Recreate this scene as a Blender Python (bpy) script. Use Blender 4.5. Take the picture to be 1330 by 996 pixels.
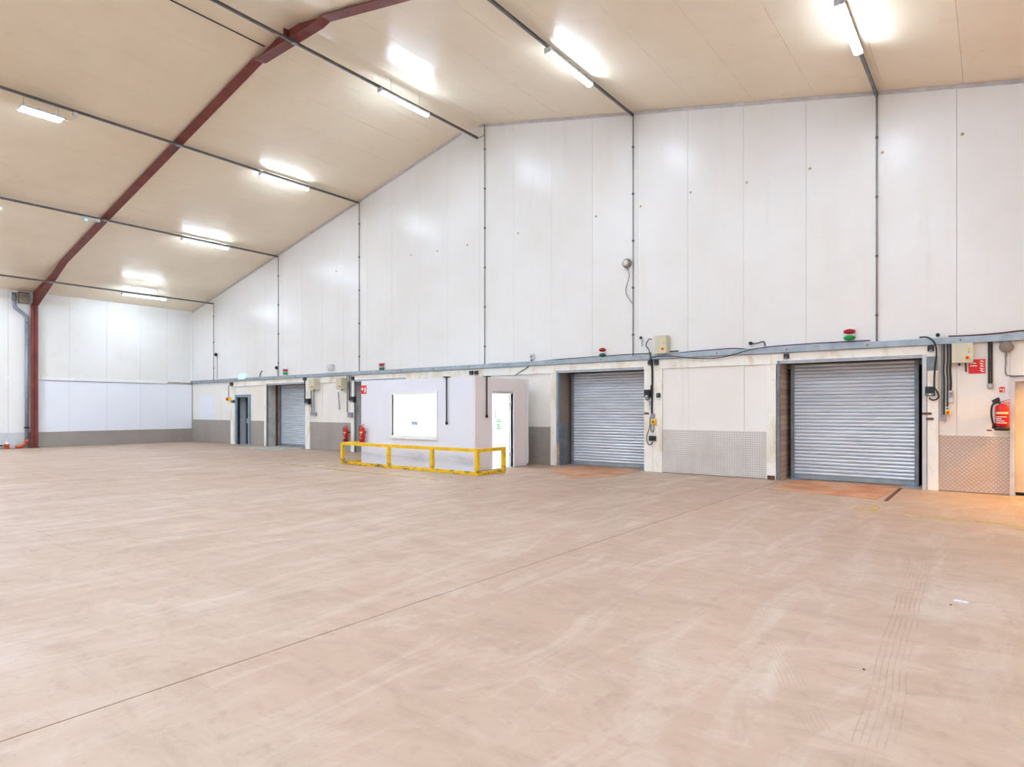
import bpy, bmesh, math, random
from mathutils import Vector
random.seed(7)
sc = bpy.context.scene
for o in list(bpy.data.objects): bpy.data.objects.remove(o)

# ---------------------------------------------------------------- camera, world, exposure
FPX, YAW, V0, CAMZ = 813.312, 0.65798, 531.057, 1.55      # focal length and horizon in pixels of the 1330x996 frame
cam = bpy.data.cameras.new('camera'); cam_ob = bpy.data.objects.new('camera', cam)
sc.collection.objects.link(cam_ob); sc.camera = cam_ob
cam.sensor_fit = 'HORIZONTAL'; cam.sensor_width = 36.0
cam.lens = 36.0 * FPX / 1330.0
cam.shift_y = (V0 - 498.0) / 1330.0
cam.clip_end = 200
cam_ob.location = (0, 0, CAMZ)
cam_ob.rotation_euler = (math.pi / 2, 0, YAW)
w = bpy.data.worlds.new('world'); sc.world = w; w.use_nodes = True
w.node_tree.nodes['Background'].inputs[0].default_value = (0.8, 0.85, 0.9, 1)
w.node_tree.nodes['Background'].inputs[1].default_value = 0.3
sc.view_settings.view_transform = 'Standard'; sc.view_settings.look = 'None'
sc.view_settings.gamma = 1; sc.view_settings.use_curve_mapping = False
sc.view_settings.exposure = 0.08
LED = 118.0          # emission of the batten diffusers
HIBAY = 250.0        # emission of the high-bay panels
SODIUM = 3400.0      # emission of the warm lamp's lens
HUTLED = 30.0       # emission of the lamp inside the hut

# ---------------------------------------------------------------- the hall in metres
D = 14.342                       # gable wall plane
XL, XR, YB = -30.436, 5.2, -11.7 # eaves walls and rear wall
RX = -12.62                      # ridge
def roofz(x): return 12.99 + .223 * x if x < RX else 10.1757 - .213 * (x - RX)
cs, sn = math.cos(YAW), math.sin(YAW)
def ray(u, v):
    l = (u - 665) / FPX
    return Vector((l * cs - sn, cs + l * sn, (V0 - v) / FPX))
def G(u, v, y=D):                # pixel -> point on a plane parallel to the gable wall
    r = ray(u, v); t = y / r.y
    return Vector((0, 0, CAMZ)) + r * t
def FL(u, v, z=0):               # pixel -> floor
    r = ray(u, v); t = (z - CAMZ) / r.z
    return Vector((0, 0, CAMZ)) + r * t
def LW(u, v, x=XL):              # pixel -> plane parallel to the eaves walls
    r = ray(u, v); t = x / r.x
    return Vector((0, 0, CAMZ)) + r * t

# ---------------------------------------------------------------- materials
MATS = {}
def new_mat(name):
    m = bpy.data.materials.new(name); m.use_nodes = True; MATS[name] = m
    return m, m.node_tree, m.node_tree.nodes['Principled BSDF']
def rgb(r, g, b):
    f = lambda c: (c / 255 / 12.92) if c / 255 <= .04045 else ((c / 255 + .055) / 1.055) ** 2.4
    return (f(r), f(g), f(b), 1)
class NT:
    def __init__(s, nt): s.nt = nt
    def n(s, t, **kw):
        nd = s.nt.nodes.new(t)
        for k, v in kw.items(): setattr(nd, k, v)
        return nd
    def l(s, a, b): s.nt.links.new(a, b)
    def coord(s, scale=(1, 1, 1), out='Object', rot=(0, 0, 0)):
        tc = s.n('ShaderNodeTexCoord'); mp = s.n('ShaderNodeMapping')
        mp.inputs['Scale'].default_value = scale; mp.inputs['Rotation'].default_value = rot
        s.l(tc.outputs[out], mp.inputs['Vector']); return mp.outputs[0]
    def geo(s, scale=(1, 1, 1), rot=(0, 0, 0)):        # world position
        g = s.n('ShaderNodeNewGeometry'); mp = s.n('ShaderNodeMapping')
        mp.inputs['Scale'].default_value = scale; mp.inputs['Rotation'].default_value = rot
        s.l(g.outputs['Position'], mp.inputs['Vector']); return mp.outputs[0]
    def noise(s, vec, scale, detail=4, rough=.55, dist=0):
        t = s.n('ShaderNodeTexNoise'); t.inputs['Scale'].default_value = scale
        t.inputs['Detail'].default_value = detail; t.inputs['Roughness'].default_value = rough
        t.inputs['Distortion'].default_value = dist
        s.l(vec, t.inputs['Vector']); return t.outputs['Fac']
    def ramp(s, fac, stops):
        r = s.n('ShaderNodeValToRGB'); e = r.color_ramp.elements
        while len(e) < len(stops): e.new(.5)
        for i, (p, c) in enumerate(stops):
            e[i].position = p; e[i].color = c if len(c) == 4 else (*c, 1)
        s.l(fac, r.inputs[0]); return r.outputs[0]
    def mix(s, fac, a, b, mode='MIX'):
        m = s.n('ShaderNodeMix', data_type='RGBA', blend_type=mode)
        if isinstance(fac, (int, float)): m.inputs[0].default_value = fac
        else: s.l(fac, m.inputs[0])
        for i, c in ((6, a), (7, b)):
            if isinstance(c, tuple): m.inputs[i].default_value = c
            else: s.l(c, m.inputs[i])
        return m.outputs[2]
    def math(s, op, a, b=None, clamp=False):
        m = s.n('ShaderNodeMath', operation=op, use_clamp=clamp)
        for i, c in enumerate((a, b)):
            if c is None: continue
            if isinstance(c, (int, float)): m.inputs[i].default_value = c
            else: s.l(c, m.inputs[i])
        return m.outputs[0]
    def bump(s, h, strength, dist, bsdf):
        b = s.n('ShaderNodeBump'); b.inputs['Strength'].default_value = strength; b.inputs['Distance'].default_value = dist
        s.l(h, b.inputs['Height']); s.l(b.outputs[0], bsdf.inputs['Normal'])
def W4(v): return (v, v, v, 1)

def plain(name, col, rough=.5, metal=0, var=.06, scale=6, spec=.5):
    m, nt, b = new_mat(name); t = NT(nt)
    f = t.noise(t.coord(), scale, 5)
    d = tuple(c * (1 - var * 2) for c in col[:3]) + (1,); u = tuple(min(1, c * (1 + var)) for c in col[:3]) + (1,)
    t.l(t.ramp(f, [(.3, d), (.7, u)]), b.inputs['Base Color'])
    b.inputs['Roughness'].default_value = rough; b.inputs['Metallic'].default_value = metal
    b.inputs['Specular IOR Level'].default_value = spec
    return m
def emit(name, col, strength):
    m, nt, b = new_mat(name)
    t = NT(nt); f = t.noise(t.coord(), 3, 1)
    t.l(t.ramp(f, [(0, col), (1, col)]), b.inputs['Emission Color'])
    b.inputs['Base Color'].default_value = (.8, .8, .8, 1)
    b.inputs['Emission Strength'].default_value = strength
    return m

def panel_mat(name, base, stain, axis, rough, rib=.045, ribstr=.12, stainamt=.25, spec=.4):
    """painted insulated sheet with fine pressed ribs; axis = direction across the ribs"""
    m, nt, b = new_mat(name); t = NT(nt)
    pos = t.geo()
    big = t.noise(pos, .35, 5, .6)
    streak = t.noise(t.geo((2.2, 2.2, .25) if axis == 'X' else (.3, 3, 3)), 1.2, 5, .6)
    fine = t.noise(pos, 9, 4, .6)
    c = t.mix(t.ramp(big, [(.35, W4(0)), (.75, W4(stainamt))]), base, stain)
    c = t.mix(t.ramp(streak, [(.58, W4(0)), (.8, W4(stainamt * .8))]), c, stain)
    dots = t.ramp(fine, [(.70, W4(0)), (.78, W4(stainamt * .8))])
    c = t.mix(dots, c, tuple(x * .55 for x in stain[:3]) + (1,))
    t.l(c, b.inputs['Base Color'])
    b.inputs['Roughness'].default_value = rough; b.inputs['Specular IOR Level'].default_value = spec
    wv = t.n('ShaderNodeTexWave', wave_type='BANDS', bands_direction=axis, wave_profile='SIN')
    wv.inputs['Scale'].default_value = 2 * math.pi / (20 * rib)
    t.l(pos, wv.inputs['Vector'])
    lo = t.noise(pos, 1.1, 2)
    h = t.math('ADD', t.math('MULTIPLY', wv.outputs['Fac'], .0011), t.math('MULTIPLY', lo, .006))
    t.bump(h, ribstr, 1.0, b)
    return m
WHITE = panel_mat('white_panel', rgb(236, 235, 233), rgb(214, 202, 182), 'X', .3, .05, .35, .35)
LOWER = panel_mat('lower_infill_panel', rgb(246, 243, 238), rgb(218, 200, 172), 'X', .4, .05, .3, .4)
SIDEW = panel_mat('eaves_wall_panel', rgb(236, 235, 232), rgb(216, 200, 176), 'Y', .32, .05, .3, .35)
SIDEB = panel_mat('eaves_wall_lower_panel', rgb(238, 241, 248), rgb(222, 224, 230), 'Y', .35, .05, .2, .25)
ROOF = panel_mat('cream_roof_panel', rgb(244, 231, 209), rgb(222, 202, 170), 'X', .3, .055, .6, .45, .28)
HUTW = panel_mat('hut_panel', rgb(234, 236, 246), rgb(220, 216, 214), 'X', .4, .3, .05, .2)
HUTS = panel_mat('hut_side_panel', rgb(238, 231, 232), rgb(228, 212, 194), 'X', .4, .3, .05, .35)

def scuffs(m):                      # grey scrape marks from pallets and boots, low on the hut's front panels
    nt = m.node_tree; t = NT(nt); b = nt.nodes['Principled BSDF']; old = b.inputs['Base Color'].links[0].from_socket
    n = t.noise(t.geo((.5, 1, 3.2)), 1.5, 6, .65, .5); g = t.n('ShaderNodeNewGeometry'); sep = t.n('ShaderNodeSeparateXYZ'); t.l(g.outputs['Position'], sep.inputs[0])
    band = t.ramp(t.math('MULTIPLY', sep.outputs[2], 1.0), [(.10, W4(.1)), (.2, W4(1)), (.32, W4(.9)), (.45, W4(0))])
    f = t.math('MULTIPLY', t.ramp(n, [(.42, W4(0)), (.66, W4(.6))]), band)
    t.l(t.mix(f, old, rgb(168, 166, 168)), b.inputs['Base Color'])
scuffs(HUTW)

def pillar_mat():
    m, nt, b = new_mat('worn_white_paint'); t = NT(nt); pos = t.geo()
    n1 = t.noise(t.geo((1, 1, .5)), 2.2, 7, .65, .6); n2 = t.noise(pos, 14, 5, .7)
    c = t.mix(t.ramp(n1, [(.5, W4(0)), (.68, W4(.75))]), rgb(248, 243, 233), rgb(218, 198, 166))
    c = t.mix(t.ramp(n2, [(.64, W4(0)), (.70, W4(.6))]), c, rgb(140, 118, 95))
    t.l(c, b.inputs['Base Color']); b.inputs['Roughness'].default_value = .6
    t.bump(n2, .3, .01, b); return m
PILLAR = pillar_mat()

def tread_mat(name, base, dirt, rot=0):
    m, nt, b = new_mat(name); t = NT(nt)
    v1 = t.geo((38, 38, 38), (0, math.radians(45), 0)); ck = t.n('ShaderNodeTexChecker')
    ck.inputs['Scale'].default_value = 1.0
    t.l(v1, ck.inputs['Vector'])
    wx = t.n('ShaderNodeTexWave', wave_type='BANDS', bands_direction='X'); wx.inputs['Scale'].default_value = 6.2; t.l(t.geo((1, 1, 1), (0, rot, 0)), wx.inputs['Vector'])
    wz = t.n('ShaderNodeTexWave', wave_type='BANDS', bands_direction='Z'); wz.inputs['Scale'].default_value = 6.2; t.l(t.geo((1, 1, 1), (0, rot, 0)), wz.inputs['Vector'])
    wy = t.n('ShaderNodeTexWave', wave_type='BANDS', bands_direction='Y'); wy.inputs['Scale'].default_value = 6.2; t.l(t.geo(), wy.inputs['Vector'])
    g = t.math('MULTIPLY', t.math('MAXIMUM', wx.outputs['Fac'], .0), wz.outputs['Fac'])
    g2 = t.math('MULTIPLY', wy.outputs['Fac'], g)
    d = t.noise(t.geo((1, 1, .8)), 1.6, 6, .65)
    c = t.mix(t.ramp(g, [(.25, W4(0)), (.6, W4(1))]), tuple(x * .72 for x in base[:3]) + (1,), base)
    c = t.mix(t.ramp(d, [(.42, W4(0)), (.72, W4(.65))]), c, dirt)
    t.l(c, b.inputs['Base Color']); b.inputs['Roughness'].default_value = .45; b.inputs['Metallic'].default_value = .25
    t.bump(t.math('ADD', g, g2), .35, .004, b); return m
TREAD = tread_mat('tread_plate', rgb(238, 233, 228), rgb(196, 182, 168))
TREADW = tread_mat('tread_plate_brown', rgb(222, 200, 184), rgb(190, 158, 134), math.radians(45))

TREADD = tread_mat('dirty_tread_plate', rgb(190, 183, 176), rgb(158, 144, 130))

def concrete_mat():
    m, nt, b = new_mat('reveal_concrete'); t = NT(nt)
    n = t.noise(t.geo(), 2.5, 7, .65)
    t.l(t.ramp(n, [(.3, rgb(150, 142, 134)), (.6, rgb(196, 190, 182)), (.8, rgb(170, 140, 115))]), b.inputs['Base Color'])
    b.inputs['Roughness'].default_value = .85; t.bump(n, .3, .01, b); return m
CONC = concrete_mat()
def brick_mat():
    m, nt, b = new_mat('reveal_brick'); t = NT(nt)
    br = t.n('ShaderNodeTexBrick'); br.inputs['Scale'].default_value = 4.4
    br.inputs['Color1'].default_value = rgb(196, 172, 152); br.inputs['Color2'].default_value = rgb(170, 146, 128)
    br.inputs['Mortar'].default_value = rgb(140, 128, 118); br.inputs['Mortar Size'].default_value = .03
    t.l(t.geo((1, 1, 1), (math.radians(90), 0, math.radians(90))), br.inputs['Vector'])
    t.l(br.outputs['Color'], b.inputs['Base Color']); b.inputs['Roughness'].default_value = .85
    return m
BRICK = brick_mat()

def floor_mat():
    m, nt, b = new_mat('worn_concrete_floor'); t = NT(nt); pos = t.geo()
    a = t.noise(t.geo((.8, .8, .8)), .22, 6, .6, .8)          # wide cloudy patches
    s1 = t.noise(t.geo((.9, 2.6, 1), (0, 0, math.radians(24))), .55, 8, .62, 1.2)  # trowel and tyre swirls
    s2 = t.noise(t.geo((3.2, .8, 1), (0, 0, math.radians(-35))), .7, 8, .66, 1.0)
    f = t.noise(pos, 7, 8, .7); g = t.noise(pos, 45, 4, .7)
    c = t.ramp(a, [(.28, rgb(173, 145, 124)), (.5, rgb(182, 155, 134)), (.72, rgb(189, 167, 148))])
    c = t.mix(t.ramp(s1, [(.33, W4(.4)), (.5, W4(0)), (.62, W4(0))]), c, rgb(160, 134, 112))
    c = t.mix(t.ramp(s2, [(.5, W4(0)), (.72, W4(.55))]), c, rgb(204, 188, 173))
    c = t.mix(t.ramp(f, [(.33, W4(.4)), (.45, W4(0))]), c, rgb(152, 126, 105))
    c = t.mix(t.ramp(g, [(.28, W4(.5)), (.36, W4(0))]), c, rgb(140, 114, 94))
    mid = t.noise(t.geo((1, 1.9, 1), (0, 0, math.radians(18))), 1.7, 9, .7, .9)
    c = t.mix(t.ramp(mid, [(.34, W4(.42)), (.5, W4(0))]), c, rgb(158, 132, 110))
    c = t.mix(t.ramp(mid, [(.55, W4(0)), (.72, W4(.35))]), c, rgb(206, 188, 173))
    scr = t.noise(t.geo((.35, 9, 1), (0, 0, math.radians(12))), 1.3, 6, .7, .4)     # fine scrape marks
    c = t.mix(t.ramp(scr, [(.62, W4(0)), (.74, W4(.4))]), c, rgb(146, 120, 98))
    # grey tyre tracks: bundles of parallel grooves across the slab
    sep = t.n('ShaderNodeSeparateXYZ'); t.l(pos, sep.inputs[0])
    def track(x0, dxdy, width, y0, y1, lines, amt, col, c):
        wob = t.math('MULTIPLY', t.math('SUBTRACT', t.noise(pos, .8, 2), .5), .10)
        u = t.math('SUBTRACT', t.math('ADD', sep.outputs[0], wob), t.math('ADD', t.math('MULTIPLY', sep.outputs[1], dxdy), x0))
        inb = t.math('MULTIPLY', t.math('LESS_THAN', t.math('ABSOLUTE', u), width), t.math('MULTIPLY', t.math('GREATER_THAN', sep.outputs[1], y0), t.math('LESS_THAN', sep.outputs[1], y1)))
        ln = t.math('GREATER_THAN', t.math('SINE', t.math('MULTIPLY', u, lines)), .72)
        brk = t.ramp(t.noise(t.geo((1, 1, 1)), 2.3, 5, .6), [(.42, W4(0)), (.66, W4(1))])
        return t.mix(t.math('MULTIPLY', t.math('MULTIPLY', t.math('MULTIPLY', inb, ln), brk), amt), c, col)
    c = track(-.31, -.04, .10, 2.6, 7.6, 190, .8, rgb(150, 126, 106), c)
    c = track(.9, -.48, .09, 3.2, 5.6, 210, .55, rgb(158, 134, 112), c)
    c = track(-2.9, .22, .11, 1.5, 7.5, 170, .4, rgb(164, 140, 120), c)
    c = track(-9.5, .9, .14, 4.5, 9.5, 150, .4, rgb(164, 140, 120), c)
    t.l(c, b.inputs['Base Color'])
    t.l(t.ramp(s2, [(.3, W4(.62)), (.7, W4(.4))]), b.inputs['Roughness'])
    b.inputs['Specular IOR Level'].default_value = .4
    t.bump(t.math('ADD', f, t.math('MULTIPLY', g, .4)), .12, .006, b); return m
FLOORM = floor_mat()

def paint_line_mat():
    m, nt, b = new_mat('worn_yellow_line'); t = NT(nt)
    n = t.noise(t.geo((1, 4, 1)), 2.2, 6, .7)
    t.l(t.ramp(n, [(.4, rgb(226, 200, 70)), (.7, rgb(236, 206, 90))]), b.inputs['Base Color'])
    tr = t.n('ShaderNodeBsdfTransparent'); mx = t.n('ShaderNodeMixShader')
    t.l(t.ramp(n, [(.40, W4(1)), (.62, W4(.12))]), mx.inputs[0])
    t.l(b.outputs[0], mx.inputs[1]); t.l(tr.outputs[0], mx.inputs[2])
    t.l(mx.outputs[0], nt.nodes['Material Output'].inputs[0]); b.inputs['Roughness'].default_value = .6
    return m
YLINE = paint_line_mat()
def rust_plate():
    m, nt, b = new_mat('rusty_floor_plate'); t = NT(nt); n = t.noise(t.geo(), 1.4, 7, .65, .5)
    t.l(t.ramp(n, [(.3, rgb(170, 110, 76)), (.5, rgb(198, 142, 104)), (.72, rgb(208, 176, 150))]), b.inputs['Base Color'])
    b.inputs['Roughness'].default_value = .6; b.inputs['Metallic'].default_value = .1; t.bump(n, .2, .01, b); return m
RUSTP = rust_plate()
def steel_red():
    m, nt, b = new_mat('red_oxide_steel'); t = NT(nt); n = t.noise(t.geo(), 3, 6, .6)
    t.l(t.ramp(n, [(.3, rgb(104, 45, 37)), (.55, rgb(124, 56, 45)), (.8, rgb(140, 70, 54))]), b.inputs['Base Color'])
    b.inputs['Roughness'].default_value = .5; return m
OXIDE = steel_red()
def yellow_steel():
    m, nt, b = new_mat('scuffed_yellow_steel'); t = NT(nt); n = t.noise(t.geo(), 5, 7, .7); n2 = t.noise(t.geo((.6, .6, 2)), 7, 6, .7)
    sep = t.n('ShaderNodeSeparateXYZ'); g = t.n('ShaderNodeNewGeometry'); t.l(g.outputs['Position'], sep.inputs[0])
    low = t.math('LESS_THAN', sep.outputs[2], .16)                 # the bottom rail is the one that is kicked and scraped
    c = t.ramp(n, [(.3, rgb(226, 170, 10)), (.6, rgb(250, 204, 14))])
    wear = t.math('MULTIPLY', t.ramp(n2, [(.5, W4(0)), (.58, W4(.85))]), t.math('ADD', t.math('MULTIPLY', low, .85), .12))
    t.l(t.mix(wear, c, rgb(96, 74, 48)), b.inputs['Base Color'])
    b.inputs['Roughness'].default_value = .4; return m
YELLOW = yellow_steel()
def slat_mat():
    m, nt, b = new_mat('galvanised_slat'); t = NT(nt); n = t.noise(t.geo((.6, 1, 3)), 3, 5, .6)
    t.l(t.ramp(n, [(.3, rgb(206, 213, 222)), (.7, rgb(228, 234, 242))]), b.inputs['Base Color'])
    b.inputs['Metallic'].default_value = .3; b.inputs['Roughness'].default_value = .34; return m
SLAT = slat_mat()
GALV = plain('galvanised_steel', rgb(166, 176, 184), .42, .5, .12, 5)
SEAM = plain('seam_shadow_tone', rgb(206, 196, 182), .7, 0, .1, 3)  # wall backing; its colour holds the shadow tone of the panel seams
RSEAM = plain('roof_seam_shadow_tone', rgb(176, 158, 134), .7, 0, .1, 3)  # roof backing, coloured for the shadow in the liner seams
GALVD = plain('dull_grey_steel', rgb(132, 138, 146), .5, .4, .15, 5)
TRUNK = plain('grey_trunking', rgb(104, 98, 92), .5, .3, .15, 3)
TRIMG = plain('grey_flashing', rgb(204, 200, 203), .4, .2, .1, 4)
BLUEG = plain('blue_grey_paint', rgb(136, 158, 172), .5, 0, .08)
NAVY = plain('dark_blue_paint', rgb(52, 60, 72), .5, 0, .1)
DARK = plain('void_shade', rgb(30, 30, 34), .9, 0, .1)  # near-black colour standing in for shade in recesses and gaps
BLACK = plain('black_plastic', rgb(34, 34, 38), .45, 0, .1)
CABLE = plain('black_cable', rgb(40, 38, 40), .55, 0, .1)
GREYC = plain('grey_cable', rgb(142, 140, 140), .55, 0, .1)
PURPLE = plain('violet_cable', rgb(88, 66, 120), .55, 0, .1)
GREYP = plain('grey_plastic', rgb(158, 160, 168), .5, 0, .06)
LGREY = plain('pale_grey_plastic', rgb(206, 208, 210), .5, 0, .05)
BEIGE = plain('beige_enclosure', rgb(214, 207, 182), .45, 0, .05, 4)
RED = plain('red_paint', rgb(214, 24, 30), .3, 0, .05)
REDL = plain('red_lens', rgb(176, 22, 30), .2, 0, .12, 30)
GRNL = plain('green_lens', rgb(10, 150, 60), .2, 0, .12, 30)
TEALL = plain('dark_green_lens', rgb(14, 92, 78), .2, 0, .12, 30)
SIGNR = plain('red_sign', rgb(232, 26, 36), .45, 0, .03)
SIGNW = plain('white_print', rgb(245, 240, 232), .5, 0, .02)
SIGNG = plain('green_print', rgb(60, 180, 120), .5, 0, .04)
YBTN = plain('yellow_plastic', rgb(244, 200, 20), .4, 0, .05)
CREAMB = plain('cream_label', rgb(238, 214, 140), .5, 0, .04)
ORANGE = plain('orange_clay_pipe', rgb(206, 92, 44), .5, 0, .12)
PIPEG = plain('grey_soil_pipe', rgb(140, 146, 158), .4, 0, .08)
RUSTD = plain('rust_brown', rgb(106, 62, 48), .7, 0, .2)
JOINT = plain('joint_filler', rgb(112, 84, 66), .8, 0, .2, 5)
PLUG = plain('rusted_plug', rgb(206, 182, 148), .7, 0, .2, 30)
CREAMD = plain('beige_door', rgb(214, 196, 172), .5, 0, .08, 2)
WTRIM = plain('white_trim', rgb(238, 237, 236), .4, 0, .03)
HUTIN = plain('hut_interior_white', rgb(250, 250, 250), .6, 0, .01)
PAPER = plain('pale_paper', rgb(216, 220, 236), .6, 0, .03)
BLUETAPE = plain('pale_blue_pad', rgb(130, 180, 230), .5, 0, .1)
SOUND = plain('aged_brown_plastic', rgb(142, 130, 118), .5, 0, .15)
LEDM = emit('led_diffuser', (.675, .82, 1, 1), LED)
HIBM = emit('high_bay_led', (.675, .82, 1, 1), HIBAY)
SODM = emit('sodium_lens', (1, .50, .04, 1), SODIUM)
HUTM = emit('hut_lamp', (1, 1, 1, 1), HUTLED)
EXITM = emit('exit_sign_green', (.08, .9, .72, 1), 1.3)
def glass_mat():
    m, nt, b = new_mat('window_glass'); b.inputs['Base Color'].default_value = (1, 1, 1, 1)
    b.inputs['Roughness'].default_value = .02; b.inputs['Transmission Weight'].default_value = 1; b.inputs['IOR'].default_value = 1.05
    t = NT(nt); n = t.noise(t.coord(), 4, 3); t.l(t.ramp(n, [(0, W4(.02)), (1, W4(.05))]), b.inputs['Roughness']); return m
GLASS = glass_mat()

# ---------------------------------------------------------------- mesh helpers
COL = sc.collection
ORG = {}
class MB:
    def __init__(s): s.v, s.f, s.sm = [], [], []
    def add(s, vs, fs, sm=False):
        o = len(s.v); s.v += [Vector(p) for p in vs]
        for f in fs: s.f.append([i + o for i in f]); s.sm.append(sm)
        return s
    def box(s, x0, x1, y0, y1, z0, z1):
        x0, x1 = sorted((x0, x1)); y0, y1 = sorted((y0, y1)); z0, z1 = sorted((z0, z1))
        return s.add([(x, y, z) for z in (z0, z1) for y in (y0, y1) for x in (x0, x1)],
                     [(0, 2, 3, 1), (4, 5, 7, 6), (0, 1, 5, 4), (2, 6, 7, 3), (0, 4, 6, 2), (1, 3, 7, 5)])
    def prism(s, poly, a0, a1, axis='Y'):
        """poly in the plane across axis: Y -> (x,z), X -> (y,z), Z -> (x,y)"""
        mk = {'Y': lambda p, a: (p[0], a, p[1]), 'X': lambda p, a: (a, p[0], p[1]), 'Z': lambda p, a: (p[0], p[1], a)}[axis]
        n = len(poly); vs = [mk(p, a0) for p in poly] + [mk(p, a1) for p in poly]
        fs = [tuple(range(n)), tuple(range(2 * n - 1, n - 1, -1))] + [(i, i + n, (i + 1) % n + n, (i + 1) % n) for i in range(n)]
        return s.add(vs, fs)
    def tube(s, pts, r, n=8, r1=None):
        pts = [Vector(p) for p in pts]; vs = []; m = len(pts)
        for i, p in enumerate(pts):
            t = (pts[min(i + 1, m - 1)] - pts[max(i - 1, 0)]).normalized()
            up = Vector((0, 0, 1)) if abs(t.z) < .9 else Vector((0, 1, 0))
            a = t.cross(up).normalized(); b = t.cross(a).normalized()
            rr = r if r1 is None else r + (r1 - r) * i / (m - 1)
            vs += [p + (a * math.cos(2 * math.pi * k / n) + b * math.sin(2 * math.pi * k / n)) * rr for k in range(n)]
        o = len(s.v)
        s.add(vs, [(i * n + k, i * n + (k + 1) % n, (i + 1) * n + (k + 1) % n, (i + 1) * n + k) for i in range(m - 1) for k in range(n)], True)
        s.f.append([o + k for k in range(n - 1, -1, -1)]); s.sm.append(False)
        s.f.append([o + (m - 1) * n + k for k in range(n)]); s.sm.append(False)
        return s
    def lathe(s, c, prof, n=20, axis='Z', a0=0, a1=2 * math.pi):
        """prof: (radius, height along axis) from c"""
        full = abs(a1 - a0 - 2 * math.pi) < 1e-6; k = n if full else n + 1; vs = []
        for r, h in prof:
            for i in range(k):
                a = a0 + (a1 - a0) * i / n; p, q = r * math.cos(a), r * math.sin(a)
                vs.append({'Z': (c[0] + p, c[1] + q, c[2] + h), 'Y': (c[0] + p, c[1] + h, c[2] + q), 'X': (c[0] + h, c[1] + p, c[2] + q)}[axis])
        fs = [(j * k + i, j * k + (i + 1) % k, (j + 1) * k + (i + 1) % k, (j + 1) * k + i) for j in range(len(prof) - 1) for i in range(n)]
        return s.add(vs, fs, True)
    def ell(s, c, rx, ry, rz, n=14, m=8):
        vs = []; 
        for j in range(m + 1):
            b = -math.pi / 2 + math.pi * j / m
            for i in range(n):
                a = 2 * math.pi * i / n
                vs.append((c[0] + rx * math.cos(a) * math.cos(b), c[1] + ry * math.sin(a) * math.cos(b), c[2] + rz * math.sin(b)))
        return s.add(vs, [(j * n + i, j * n + (i + 1) % n, (j + 1) * n + (i + 1) % n, (j + 1) * n + i) for j in range(m) for i in range(n)], True)
    def mesh(s, name, mat, org, bevel=0):
        me = bpy.data.meshes.new(name)
        me.from_pydata([tuple(p - org) for p in s.v], [], s.f)
        me.polygons.foreach_set('use_smooth', s.sm)
        bm = bmesh.new(); bm.from_mesh(me)
        bmesh.ops.remove_doubles(bm, verts=bm.verts, dist=1e-5)
        bmesh.ops.recalc_face_normals(bm, faces=bm.faces)
        if bevel: bmesh.ops.bevel(bm, geom=[e for e in bm.edges if e.calc_face_angle(0) > .6], offset=bevel, segments=2, affect='EDGES', profile=.5)
        bm.to_mesh(me); bm.free(); me.materials.append(mat); return me
    def build(s, name, mat, parent=None, bevel=0):
        if parent is None:
            xs = [p.x for p in s.v]; ys = [p.y for p in s.v]; zs = [p.z for p in s.v]
            org = Vector(((min(xs) + max(xs)) / 2, (min(ys) + max(ys)) / 2, min(zs)))
        else: org = ORG[parent.name]
        o = bpy.data.objects.new(name, s.mesh(name, mat, org, bevel)); COL.objects.link(o); ORG[o.name] = org
        if parent is None: o.location = org
        else: o.parent = parent
        return o
def tag(o, label, cat, group=None):
    o['label'] = label; o['category'] = cat
    if group: o['group'] = group
    return o
def thing(name, loc, label, cat, group=None):
    o = bpy.data.objects.new(name, None); COL.objects.link(o); o.location = loc; o.empty_display_size = .2
    ORG[o.name] = Vector(loc); return tag(o, label, cat, group)
def struct(name, loc=(0, 0, 0), mb=None, mat=None):
    if mb: o = mb.build(name, mat)
    else:
        o = bpy.data.objects.new(name, None); COL.objects.link(o); o.location = loc; ORG[o.name] = Vector(loc)
    o['kind'] = 'structure'; return o
def inst(name, me, parent, loc):
    o = bpy.data.objects.new(name, me); COL.objects.link(o); o.parent = parent
    o.location = Vector(loc) - ORG[parent.name]; ORG[o.name] = Vector(loc); return o
def smooth(pts, k=6):
    pts = [Vector(p) for p in pts]; out = []
    for i in range(len(pts) - 1):
        p0, p1, p2, p3 = pts[max(i - 1, 0)], pts[i], pts[i + 1], pts[min(i + 2, len(pts) - 1)]
        for j in range(k):
            t = j / k
            out.append(.5 * (2 * p1 + (p2 - p0) * t + (2 * p0 - 5 * p1 + 4 * p2 - p3) * t * t + (3 * p1 - p0 - 3 * p2 + p3) * t ** 3))
    return out + [pts[-1]]
def wallbox(u0, v0, u1, v1, front, back=0.0):
    """box on the gable wall: front face spans the pixels, `front`/`back` metres proud of the wall"""
    y = D - front; um, vm = (u0 + u1) / 2, (v0 + v1) / 2
    return (G(u0, vm, y).x, G(u1, vm, y).x, y, D - back, G(um, v1, y).z, G(um, v0, y).z)
def wpts(pix, off): return [G(u, v, D - off) for u, v in pix]

# ================================================================ THE SETTING
# floor slabs with sawn joints along the hall
floor = struct('floor', (0, 0, 0), MB().box(XL - .1, XR + .1, YB - .1, D + 1.9, -.25, -.006), JOINT)
jx = [XL, -25.4, -18.15, -10.92, -3.67, 3.6, XR]
for a, b in zip(jx[:-1], jx[1:]):
    MB().box(a + .0055, b - .0055, YB, D + 1.8, -.06, 0).build('floor_slab', FLOORM, floor)

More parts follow.
